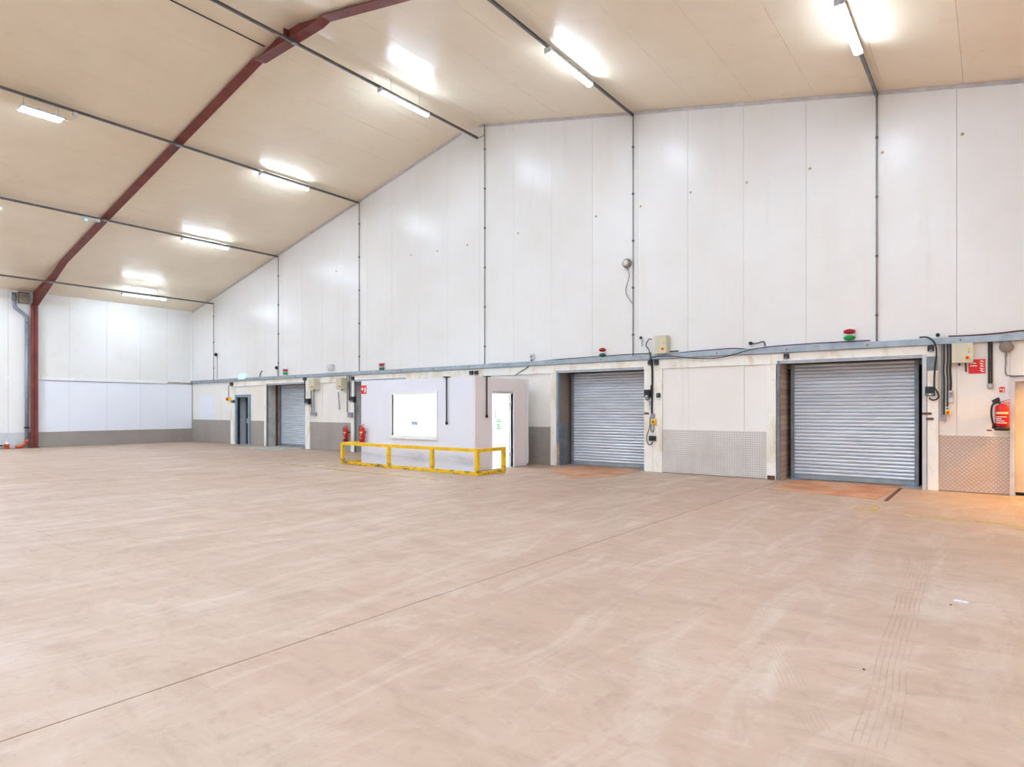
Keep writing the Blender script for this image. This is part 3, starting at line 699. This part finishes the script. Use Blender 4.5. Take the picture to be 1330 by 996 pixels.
# ================================================================ FIRE EXTINGUISHERS
def extinguisher(x, z, r, h, y, label, horn, base):
    t = thing('fire_extinguisher', (x, y, z), label, 'fire extinguisher')
    c = Vector((x, y, z))
    MB().lathe(c, [(0, .03), (r, .03), (r, h * .74), (r * .92, h * .80), (r * .5, h * .86), (r * .3, h * .88), (0, h * .88)], 20).build('cylinder', RED, t)
    if base: MB().lathe(c, [(0, 0), (r * 1.08, 0), (r * 1.08, .06), (r * 1.02, .07), (0, .07)], 20).build('base_skirt', BLACK, t)
    MB().lathe(c, [(r * .28, h * .87), (r * .28, h * .95), (0, h * .95)], 12).build('valve', GALV, t)
    MB().prism([(x - r * .2, z + h * .93), (x + r * 1.15, z + h * 1.0), (x + r * 1.15, z + h * 1.02), (x - r * .2, z + h * .96)], y - .014, y + .014).build('squeeze_handle', RED, t)
    MB().prism([(x - r * .1, z + h * .89), (x + r * 1.2, z + h * .91), (x + r * 1.2, z + h * .93), (x - r * .1, z + h * .92)], y - .014, y + .014).build('carry_handle', RED, t)
    MB().box(x - .03, x + .03, y + r * .9, HY0 + .0 if y < 13 else D + .02, z + h * .55, z + h * .62).build('wall_bracket', BLACK, t)
    a0, a1 = math.radians(215), math.radians(325)
    MB().lathe(c, [(r + .003, h * .54), (r + .003, h * .61)], 12, 'Z', a0, a1).build('label_band', CREAMB, t)
    for q in range(4):
        MB().lathe(c, [(r + .003, h * (.24 + .065 * q)), (r + .003, h * (.265 + .065 * q))], 10, 'Z', a0, a0 + math.radians(95 - 22 * (q % 3))).build('label_print', SIGNW, t)
    MB().tube(smooth([(x - r * .2, y - .01, z + h * .92), (x - r * 1.25, y - .02, z + h * .86), (x - r * 1.5, y - .02, z + h * .55), (x - r * 1.25, y - .02, z + h * .22), (x - r * 1.08, y - .02, z + h * .1)], 6), .016 if horn else .012, 8).build('hose', BLACK, t)
    if horn:
        MB().prism([(x - r * 1.5, z + h * .98), (x - r * .45, z + h * 1.10), (x - r * .2, z + h * .98), (x - r * 1.05, z + h * .84)], y - .05, y + .03).build('discharge_horn', BLACK, t, .008)
        MB().tube([(x - r * 1.2, y - .03, z + .03), (x - r * 1.1, y - .03, z + .13)], .024, 10).build('nozzle', BLACK, t)
    return t
y = D - .13
p0, p1 = G(1301.5, 559, y), G(1301.5, 516.5, y)
extinguisher(p0.x, p0.z, .102, (p1.z - p0.z) * .93, y, 'large red fire extinguisher with black horn hanging beside the beige door', True, True)

p0, p1 = G(449, 574, y), G(449, 552.5, y)
extinguisher(p0.x, p0.z, .085, p1.z - p0.z, y, 'red fire extinguisher on the gable wall beyond the yellow guard rail', False, True)
yh = HY0 - .11
p0, p1 = G(470.5, 575.5, yh), G(470.5, 551, yh)
extinguisher(p0.x, p0.z, .075, p1.z - p0.z, yh, 'red fire extinguisher on the corner of the white hut below a red sign', False, False)

# ================================================================ SIGNS
def fire_sign(name, u0, v0, u1, v1, plane_y, label, flames=True):
    um, vm = (u0 + u1) / 2, (v0 + v1) / 2
    x0, x1 = G(u0, vm, plane_y).x, G(u1, vm, plane_y).x; z0, z1 = G(um, v1, plane_y).z, G(um, v0, plane_y).z
    t = thing(name, ((x0 + x1) / 2, plane_y, z0), label, 'sign')
    MB().box(x0, x1, plane_y - .006, plane_y, z0, z1).build('board', SIGNR, t)
    w, h = x1 - x0, z1 - z0
    if flames:
        for q in range(5):
            zz = z0 + h * (.12 + .17 * q); xx = x0 + w * (.66 - .03 * (q % 2))
            MB().prism([(xx, zz + h * .10), (xx + w * .16, zz - h * .02), (x1 - w * .02, zz + h * .02), (xx + w * .2, zz + h * .05), (xx + w * .1, zz + h * .12)], plane_y - .009, plane_y - .006).build('flame_print', SIGNW, t)
        for q in range(2): MB().box(x0 + w * .08, x0 + w * (.5 - .06 * q), plane_y - .009, plane_y - .006, z0 + h * (.5 + .18 * q), z0 + h * (.58 + .18 * q)).build('print_line', SIGNW, t)
    else:
        MB().prism([(x0 + w * .62, z0 + h * .15), (x0 + w * .85, z0 + h * .15), (x0 + w * .88, z0 + h * .6), (x0 + w * .76, z0 + h * .78), (x0 + w * .62, z0 + h * .6)], plane_y - .009, plane_y - .006).build('extinguisher_print', SIGNW, t)
        MB().prism([(x0 + w * .12, z0 + h * .48), (x0 + w * .42, z0 + h * .44), (x0 + w * .46, z0 + h * .62), (x0 + w * .3, z0 + h * .76), (x0 + w * .14, z0 + h * .64)], plane_y - .009, plane_y - .006).build('flame_print', SIGNW, t)
    return t
fire_sign('fire_sign', 1258, 466.5, 1280, 485, D + .03, 'red sign with white flames partly behind a beige control box')
fire_sign('fire_sign', 469, 500.5, 476, 511.5, HY0, 'small red fire extinguisher sign on the corner of the white hut', False)
fire_sign('fire_sign', 1298, 502.5, 1305, 509.5, D + .03, 'small red square sign above the large fire extinguisher', False)
t = thing('exit_sign', G(313.5, 494, D - .06), 'glowing green exit sign above the pedestrian doorway', 'sign')
x0, x1, y0, y1, z0, z1 = wallbox(309.5, 486.5, 317.5, 492.3, .07)
MB().box(x0, x1, y0, y1, z0, z1).build('box', EXITM, t, .006)
MB().prism([(x0 + .08, z0 + .05), (x0 + .2, z0 + .05), (x0 + .2, z1 - .04), (x0 + .08, z1 - .04)], y0 - .004, y0).build('door_print', SIGNW, t)
MB().prism([(x0 + .26, (z0 + z1) / 2 - .03), (x1 - .16, (z0 + z1) / 2 - .03), (x1 - .16, z0 + .04), (x1 - .06, (z0 + z1) / 2), (x1 - .16, z1 - .04), (x1 - .16, (z0 + z1) / 2 + .03), (x0 + .26, (z0 + z1) / 2 + .03)], y0 - .004, y0).build('arrow_print', SIGNW, t)
tag(MB().box(*wallbox(1281.5, 558, 1288, 559.6, -.03, -.034)).build('sticker', PURPLE), 'small violet sticker on the wall left of the large fire extinguisher', 'sticker')

# traffic-style signal lamps over the roller doors
def signal(u, vr, vg, label, green, half, square=False):
    y = D - .07; c1, c2 = G(u, vr, y), G(u, vg, y)
    t = thing('signal_lamp', (c2.x, D, c2.z - .06), label, 'signal lamp')
    MB().box(c1.x - half * .9, c1.x + half * .9, D - .03, D, c2.z - .075, c1.z + .07).build('back_plate', WTRIM, t, .005)
    for c, m, n in ((c1, REDL, 'red_lens'), (c2, green, 'green_lens')):
        if square: MB().box(c.x - half, c.x + half, D - .09, D - .03, c.z - .05, c.z + .05).build(n, m, t, .012); continue
        MB().ell((c.x, D - .05, c.z), half, .07, .052).build(n, m, t)
    return t
signal(1103, 430.3, 438.6, 'red and green signal lamp over the roller door beside the large extinguisher', GRNL, .115)
signal(782, 454.2, 461.2, 'red and green signal lamp over the roller door beside the yellow isolator switch', TEALL, .10)
signal(495.5, 473.6, 478.9, 'red and green signal lamp over the roller door behind the white hut', TEALL, .11, True)
signal(370, 480.8, 484.9, 'red and green signal lamp over the roller door beside the pedestrian doorway', GRNL, .13, True)

# ================================================================ CONTROL BOXES
def control(u0, v0, u1, v1, dep, label, back=0.0, glands=2):
    x0, x1, y0, y1, z0, z1 = wallbox(u0, v0, u1, v1, dep, back)
    t = thing('control_box', ((x0 + x1) / 2, y1, z0), label, 'control box')
    MB().box(x0, x1, y0 + .02, y1, z0, z1).build('enclosure', BEIGE, t, .006)
    d = MB().box(x0, x1, y0, y0 + .018, z0, z1).build('lid', BEIGE, t, .005)
    w, h = x1 - x0, z1 - z0
    MB().box(x0 + w * .62, x0 + w * .84, y0 - .012, y0, z0 + h * .16, z0 + h * .34).build('switch_plate', YBTN, d)
    MB().lathe(Vector((x0 + w * .73, y0 - .012, z0 + h * .25)), [(0, -.03), (w * .07, -.03), (w * .075, 0)], 12, 'Y').build('red_switch', RED, d)
    MB().prism([(x0 + w * .72, z0 + h * .62), (x0 + w * .88, z0 + h * .62), (x0 + w * .80, z0 + h * .76)], y0 - .003, y0).build('warning_triangle', YBTN, d)
    MB().box(x0 + w * .76, x0 + w * .84, y0 - .003, y0, z0 + h * .50, z0 + h * .57).build('rating_label', GREYP, d)
    for q in range(glands): MB().tube([(x0 + w * (.35 + .25 * q), (y0 + y1) / 2, z0), (x0 + w * (.35 + .25 * q), (y0 + y1) / 2, z0 - .05)], .018).build('cable_gland', BLACK, t)
    return t
control(1236, 445.5, 1264, 471, .16, 'large beige control box beside a red flame sign', -.035, 1)
control(850, 435.5, 865, 459, .22, 'beige control box standing on the rail above the yellow isolator switch', 0, 0)
control(400.5, 491.5, 407.5, 506, .26, 'beige control box by the roller door next to the pedestrian doorway', -.03)
control(436.5, 490.5, 443, 505.5, .28, 'beige control box above the extinguisher on the gable wall', -.03)

# ================================================================ CABLES
def cable(pix, off, r, mat, label, name='cable', k=6):
    return tag(MB().tube(smooth(wpts(pix, off), k), r, 6).build(name, mat), label, 'cable')
RO = .085
cable([(636, 472.5), (690, 470), (728, 466.5), (760, 464.3), (800, 461.2), (835, 459.3), (846, 458.8)], .05, .012, CABLE, 'black cable lying on the rail above the roller door with the yellow isolator')
cable([(870, 459.3), (905, 456), (950, 452.4), (975, 453.5), (1000, 450.2), (1040, 447), (1080, 444.6), (1130, 442)], .05, .013, PURPLE, 'violet cable lying on the rail between the control box and the large roller door')
cable([(846, 464), (858, 462.3), (875, 462.6), (900, 465.2), (930, 465.2), (955, 459.5), (972, 454.5), (985, 452)], RO, .010, CABLE, 'black cable sagging across the rail beside the control box')
cable([(1194, 438.2), (1203, 437.8), (1210, 441), (1215, 448), (1216.3, 460), (1214.2, 478), (1213.6, 502), (1217, 508), (1219, 515), (1215.5, 519), (1210, 519.2), (1207.5, 517.4), (1206.5, 516.6)], .10, .016, CABLE, 'thick black cable looping down to the black receiver by the large roller door')
cable([(669, 487.5), (676, 482.5), (683, 478.5), (690, 472)], .03, .010, CABLE, 'black cable angled up to the rail behind the white hut')
for u, vb, m, lab in ((1223, 541, GREYC, 'grey cable running down to the grey isolator by the large roller door'), (1226, 540, CABLE, 'black cable running down to the grey isolator by the large roller door'),
                      (1230.5, 528, CABLE, 'black cable running down to the yellow stop button by the large roller door'), (1234.5, 507, CABLE, 'thick black conduit running down to the grey double switch')):
    cable([(u, 446), (u + .3, 466), (u - .5, 480), (u + .3, 495), (u, vb)], .005, .013 if u < 1234 else .018, m, lab)
for u, lab in ((1284.5, 'black conduit down to the wall socket, on the side of the control box'), (1288, 'black conduit down to the wall socket, on the side of the extinguisher')):
    cable([(u, 443), (u, 470), (u, 499)], .0, .016, CABLE, lab)
cable([(846.5, 441), (843, 440.6), (839, 448), (843, 455), (845, 466), (846.5, 480)], .09, .012, CABLE, 'black cable rising past the rail to the small black sensor')
cable([(846.8, 466), (847.2, 490), (847, 510), (846.5, 530), (846.8, 538)], .03, .026, CABLE, 'thick bundle of black cable down the pillar with the yellow isolator')
cable([(845.5, 500), (844.5, 512), (842, 518.5), (839.5, 519), (838.5, 517.2)], .05, .012, CABLE, 'short black cable loop under the black receiver by the yellow isolator')
cable([(844.5, 541), (843.5, 555), (840, 566), (840.5, 574), (843.5, 577.5), (847, 575.5), (847.2, 573.4)], .04, .011, CABLE, 'black cable curling to the low black box below the yellow isolator')
cable([(845.5, 551), (845.5, 558), (847.5, 561), (849.2, 557), (849, 551)], .05, .010, CABLE, 'tiny black cable loop under the yellow isolator switch')
cable([(814, 349), (816.5, 352), (817, 360), (813, 374), (813.5, 382), (818, 389), (821, 394)], .03, .010, GREYC, 'grey flex hanging from the round bulkhead lamp')
for u, vb, lab in ((404.5, 537, 'grey cable below the control box by the pedestrian doorway, nearest the roller door'), (407.5, 534, 'grey cable below the control box by the pedestrian doorway, farther from the roller door')):
    cable([(u, 507), (u, 520), (u + .5, vb)], .01, .02, GREYC, lab)
cable([(439.3, 509), (440, 518), (441, 532)], .02, .018, GREYC, 'grey cable under the control box above the wall extinguisher')
for u, vb, m, lab in ((451, 535, GREYC, 'grey cable in the cluster by the hut corner, running to the grey switch'), (453.6, 520, CABLE, 'black cable in the cluster by the hut corner, running to the black receiver'), (455.8, 516, GREYC, 'short grey cable in the cluster by the hut corner')):
    cable([(u, 488), (u + .2, 505), (u, vb)], .01, .022, m, lab)
cable([(395, 490), (396, 500), (396, 520)], .02, .022, CABLE, 'black cable down to the black receiver by the far roller door')
cable([(1306, 461), (1306.3, 470), (1306, 483), (1310, 487.5), (1330, 488)], .0, .012, GREYC, 'grey cable from the round sounder to the beige door frame')
cable([(975, 445.8), (983, 445.8), (990, 443.6), (993, 445), (993.5, 449.5)], .03, .012, CABLE, 'bent black lead with a round plug above the blank bay')
cable([(1254, 471), (1254.5, 478), (1254.8, 483)], .1, .014, CABLE, 'short black lead hanging under the large beige control box')
cable([(870.5, 456.3), (875, 456.1), (881, 455.6)], .03, .014, CABLE, 'short black stub cable at the side of the control box on the rail')
cable([(1232, 436.6), (1255, 435.8), (1280, 434.2), (1300, 432.4), (1318, 430.2), (1336, 428.5)], .03, .014, RUSTD, 'brown cable lying on the rail above the beige door')
cable([(402, 488.2), (425, 486.8), (440, 485.2), (452, 484), (462, 483.6)], .05, .016, CABLE, 'black cable lying on the rail above the two far control boxes')
for u, v0_, v1_ in ((302, 500, 518),):
    cable([(u - 5, v0_), (u - 5, v1_)], -.02, .012, CABLE, 'thin black cable down to the orange button by the pedestrian doorway')
cable([(337, 489), (338.5, 484), (340.5, 481.5)], .03, .02, GREYC, 'short grey stub of cable standing on the rail by the pedestrian doorway')

# ================================================================ SMALL WALL DEVICES
def device(name, u0, v0, u1, v1, front, mat, label, cat, back=0.0, extra=None):
    x0, x1, y0, y1, z0, z1 = wallbox(u0, v0, u1, v1, front, back)
    t = thing(name, ((x0 + x1) / 2, y1, z0), label, cat)
    MB().box(x0, x1, y0, y1, z0, z1).build('case', mat, t, min(.012, (x1 - x0) * .12))
    if extra: extra(t, x0, x1, y0, z0, z1)
    return t
def knob(mat, fx=.5, fz=.5, r=.35):
    def f(t, x0, x1, y0, z0, z1):
        MB().lathe(Vector((x0 + (x1 - x0) * fx, y0, z0 + (z1 - z0) * fz)), [(0, -.03), (r * (x1 - x0), -.028), (r * (x1 - x0), 0)], 14, 'Y').build('knob', mat, t)
    return f
def lens(mat):
    def f(t, x0, x1, y0, z0, z1):
        MB().box(x0 + (x1 - x0) * .12, x1 - (x1 - x0) * .12, y0 - .008, y0, z0 + .01, z0 + (z1 - z0) * .28).build('window', mat, t)
        MB().ell(((x0 + x1) / 2, y0 - .008, z0 + (z1 - z0) * .15), .018, .012, .015).build('lamp', SIGNW, t)
    return f
def dial(t, x0, x1, y0, z0, z1):
    w, h = x1 - x0, z1 - z0
    MB().box(x0 + w * .12, x1 - w * .12, y0 - .006, y0, z0 + h * .4, z1 - h * .15).build('face_plate', GREYP, t)
    MB().box(x0 + w * .3, x1 - w * .3, y0 - .012, y0 - .006, z0 + h * .68, z0 + h * .76).build('toggle', RED, t)
def ybtn(t, x0, x1, y0, z0, z1):
    w, h = x1 - x0, z1 - z0
    MB().lathe(Vector(((x0 + x1) / 2, y0, z0 + h * .35)), [(0, -.02), (w * .48, -.018), (w * .5, 0)], 16, 'Y').build('yellow_collar', YBTN, t)
    MB().lathe(Vector(((x0 + x1) / 2, y0 - .02, z0 + h * .35)), [(0, -.025), (w * .24, -.02), (w * .24, 0)], 14, 'Y').build('red_button', RED, t)
    MB().lathe(Vector(((x0 + x1) / 2, y0, z0 + h * .82)), [(0, -.015), (w * .16, -.012), (w * .16, 0)], 12, 'Y').build('black_button', BLACK, t)
device('receiver', 1201.5, 502, 1214, 514, .09, BLACK, 'black receiver box by the large roller door', 'receiver', 0, lens(GALVD))
device('receiver', 836, 506, 843, 516, .12, BLACK, 'black receiver box at the edge of the roller door by the yellow isolator', 'receiver', 0, lens(GALVD))
device('receiver', 395, 517.5, 400, 525, .14, BLACK, 'black receiver box by the roller door next to the pedestrian doorway', 'receiver', 0, lens(GALVD))
device('receiver', 454, 515, 459, 522.5, .14, BLACK, 'black receiver box by the corner of the white hut', 'receiver', 0, lens(GALVD))
device('isolator_switch', 1221.5, 539, 1228.5, 546.5, .06, GREYP, 'grey isolator switch low on the wall by the large roller door', 'switch', -.035, dial)
device('stop_button', 1227.5, 528.5, 1234.5, 539, .06, LGREY, 'pale box with a round yellow and red stop button', 'switch', -.035, ybtn)
device('double_switch', 1231.5, 507, 1238.5, 523, .05, LGREY, 'tall pale grey double switch by the large roller door', 'switch', -.035, dial)
device('wall_socket', 1282, 498, 1290, 504.5, .05, GREYP, 'small grey wall socket under two black conduits', 'socket', -.035, knob(SIGNW, .5, .5, .18))
device('junction_switch', 842.5, 518.5, 846.3, 532, .05, LGREY, 'tall pale grey switch on the pillar above the yellow isolator', 'switch', 0, dial)
device('grey_switch', 844.5, 537, 849.5, 543.5, .07, GREYP, 'small grey switch directly above the yellow isolator', 'switch', 0, dial)
device('yellow_isolator', 845.8, 544.5, 851.2, 551, .08, YBTN, 'bright yellow isolator switch with a red knob on the pillar', 'switch', 0, knob(RED, .45, .5, .22))
device('low_black_box', 842.5, 566, 851, 572.5, .07, BLACK, 'black plastic box low on the pillar under the yellow isolator', 'box', 0, knob(CABLE, .5, .5, .1))
device('sensor', 852, 510.5, 857, 516, .05, BLACK, 'small black square sensor on the pillar beside the blank bay', 'sensor', 0, knob(GALVD, .5, .5, .2))
device('door_latch', 836.5, 535.5, 842, 538, .04, RUSTD, 'short rusty latch bar on the pillar by the yellow isolator', 'latch', 0, None)
device('door_latch', 1197.5, 535.5, 1210, 538.5, .03, RUSTD, 'rusty latch bar on the pillar by the large roller door, upper of two', 'latch', 0, knob(GALVD, .2, .5, .07))
device('door_latch', 1202.5, 542.5, 1212.5, 545.5, .03, RUSTD, 'rusty latch bar on the pillar by the large roller door, lower of two', 'latch', 0, knob(GALVD, .2, .5, .07))
device('stop_button', 294, 516, 298, 520.5, .08, YBTN, 'orange-yellow stop button by the pedestrian doorway', 'switch', -.035, knob(RED, .3, .5, .25))
device('black_switch', 300, 519.5, 303.5, 523, .06, BLACK, 'small black switch on the pillar by the pedestrian doorway', 'switch', 0, knob(GALVD, .5, .5, .2))
device('junction_box', 1028 - 340, 459.5, 692.5, 466.5, .08, LGREY, 'small grey junction box on the rail above the white hut', 'junction box', 0, knob(GREYP, .5, .5, .25))
tag(MB().tube(wpts([(690.3, 466.5), (690.3, 471)], .04), .015).build('box_stem', CABLE), 'short dark stem under the junction box above the hut', 'bracket')
device('white_box', 425, 473, 430.5, 480, .14, LGREY, 'small white box on the gable wall above the beige control boxes', 'junction box', 0, knob(WTRIM, .5, .5, .2))
device('grey_switch', 451, 535.5, 456, 542, .10, GREYP, 'small grey switch in the cable cluster by the hut corner', 'switch', -.03, dial)
device('grey_switch', 403, 535, 408.5, 540, .08, GREYP, 'small grey switch under the control box by the pedestrian doorway', 'switch', -.03, dial)
for u0, v0_, u1, v1_, lab in ((1017.5, 459, 1024.5, 465.5, 'black bracket over the corner of the large roller door, by the blank bay'), (1204.5, 448.5, 1213, 456, 'black bracket above the grey patch plate by the large roller door'),
                             (841, 468, 846, 474, 'black bracket on the cable bundle, roller door side'), (849, 467, 854.5, 474, 'black bracket on the cable bundle, blank bay side'),
                             (609, 481.5, 613.5, 486.5, 'black bracket under the rail above the hut window'), (615.8, 481.5, 620, 486.5, 'black bracket under the rail above the hut corner'),
                             (298, 496.5, 301.5, 501, 'black bracket under the rail by the pedestrian doorway'), (393, 488, 396.5, 494, 'black bracket under the rail by the far control box'), (455, 489, 458.5, 493.5, 'black bracket under the rail by the cable cluster')):
    def slot(t, x0, x1, y0, z0, z1): MB().box(x0 + (x1 - x0) * .35, x0 + (x1 - x0) * .65, y0 - .01, y0, z0 - .02, z0 + .03).build('tab', GALVD, t)
    device('black_bracket', u0, v0_, u1, v1_, .06, BLACK, lab, 'bracket', 0, slot)
# small cameras / detectors standing above the rail
def sensor(u, v, r, label, stem_v):
    p = G(u, v, D - .08); t = thing('detector', (p.x, D, p.z - r), label, 'detector')
    MB().ell(p, r, r * .9, r).build('dome', BLACK, t)
    MB().box(p.x - r * .5, p.x + r * .5, D - .05, D, p.z - r * 2.6, p.z - r * .6).build('bracket', LGREY, t)
    q = G(u, stem_v, D - .02); MB().tube([(p.x, D - .02, p.z - r), (p.x, D - .02, q.z)], .010, 6).build('stem', GREYC, t)
sensor(832.3, 438.5, .036, 'small black dome detector above the rail by the control box', 450)
sensor(1218, 435, .036, 'small black dome detector on the rail by the large roller door', 440)
sensor(359, 477.5, .07, 'small black dome detector above the rail by the far signal lamp', 489)
sensor(280.3, 460.5, .08, 'small black dome detector high on the gable wall near the eaves wall', 492)
sensor(246, 493, .08, 'small black dome detector at the end of the steel rail in the corner', 498)
p = G(975, 445.8, D - .05)
tag(MB().lathe(p, [(0, -.04), (.036, -.035), (.04, 0), (.03, .03), (0, .05)], 14, 'Y').build('round_plug', BLACK), 'round black plug above the blank bay on the bent lead', 'plug')
# round bulkhead lamp high on the wall
p = G(813.5, 341.5, D - .07)
t = thing('bulkhead_lamp', (p.x, D, p.z - .12), 'round unlit bulkhead lamp on the gable wall beside the conduit', 'light')
MB().lathe(Vector((p.x, D, p.z)), [(.0, 0), (.115, 0), (.12, -.04), (.11, -.08), (.085, -.085)], 22, 'Y').build('base_ring', SOUND, t)
MB().ell((p.x - .012, D - .075, p.z), .085, .075, .085).build('glass_dome', LGREY, t)
MB().tube([(p.x, D - .03, p.z - .11), (p.x, D - .03, p.z - .16)], .018).build('cable_gland', GREYC, t)
# round sounder
p = G(1307, 450, D - .09)
t = thing('alarm_sounder', (p.x, D, p.z - .12), 'round grey-brown alarm sounder above the beige door', 'sounder')
MB().lathe(Vector((p.x, D + .035, p.z)), [(0, 0), (.07, 0), (.08, -.05), (.105, -.09), (.105, -.12), (.08, -.145), (0, -.15)], 22, 'Y').build('horn', SOUND, t)
MB().box(p.x - .065, p.x + .065, D - .05, D + .035, p.z + .06, p.z + .135).build('mount', BLACK, t, .008)
MB().tube([(p.x, D - .02, p.z - .09), (p.x, D - .02, p.z - .17)], .014).build('cable_gland', GREYC, t)

# ================================================================ THINGS ON THE FLOOR
def plate(pts, label, mat=RUSTP):
    return tag(MB().prism(pts, .0005, .005, 'Z').build('floor_plate', mat), label, 'floor plate')
plate([(-3.45, 12.6), (-1.62, 12.3), (-1.5, 14.75), (-3.45, 14.75)], 'rusty steel plate on the floor before the large roller door')
plate([(-8.75, 12.9), (-7.5, 12.0), (-6.95, 12.7), (-7.1, 14.75), (-9.3, 14.75)], 'rusty steel plate on the floor before the roller door by the yellow isolator')
plate([(-24.2, 13.0), (-21.2, 12.9), (-21.4, 14.75), (-23.8, 14.75)], 'dull steel plate on the floor before the roller door beside the pedestrian doorway', CONC)
tag(MB().prism([(-1.50, 12.2), (-1.44, 12.2), (-1.44, 14.3), (-1.50, 14.3)], .0005, .007, 'Z').build('rust_strip', RUSTD), 'narrow rust-brown strip beside the plate at the large roller door', 'strip')
def line(pts, label): return tag(MB().prism(pts, .0004, .0035, 'Z').build('floor_marking', YLINE), label, 'floor marking')
line([(-1.1, 10.70), (2.6, 10.56), (2.6, 10.63), (-1.1, 10.77)], 'worn yellow painted line on the floor before the beige door')
line([(-1.75, 10.9), (-1.45, 10.9), (-1.45, 11.35), (-1.52, 11.35), (-1.52, 10.97), (-1.75, 10.97)], 'short worn yellow corner mark on the floor near the large roller door')
line([(-16.0, 9.95), (-9.6, 9.78), (-9.6, 9.86), (-16.0, 10.03)], 'faded yellow painted line on the floor before the guard rail')
line([(-15.2, 10.45), (-14.0, 10.42), (-14.0, 10.49), (-15.2, 10.52)], 'short faded yellow line on the floor at the end of the guard rail')
p = FL(1247.5, 781)
tag(MB().prism([(p.x - .05, p.y - .02), (p.x + .04, p.y - .035), (p.x + .055, p.y + .015), (p.x - .035, p.y + .03)], .001, .004, 'Z').build('paper_scrap', PAPER), 'small pale scrap of paper lying on the open floor', 'litter')
for u, v, lab in ((1235, 786, 'tiny dark chip on the floor beside the paper scrap'), (1122, 870, 'tiny dark stone on the open floor near the tyre track')):
    p = FL(u, v); tag(MB().ell((p.x, p.y, .004), .009, .006, .005, 8, 4).build('floor_chip', RUSTD), lab, 'litter')
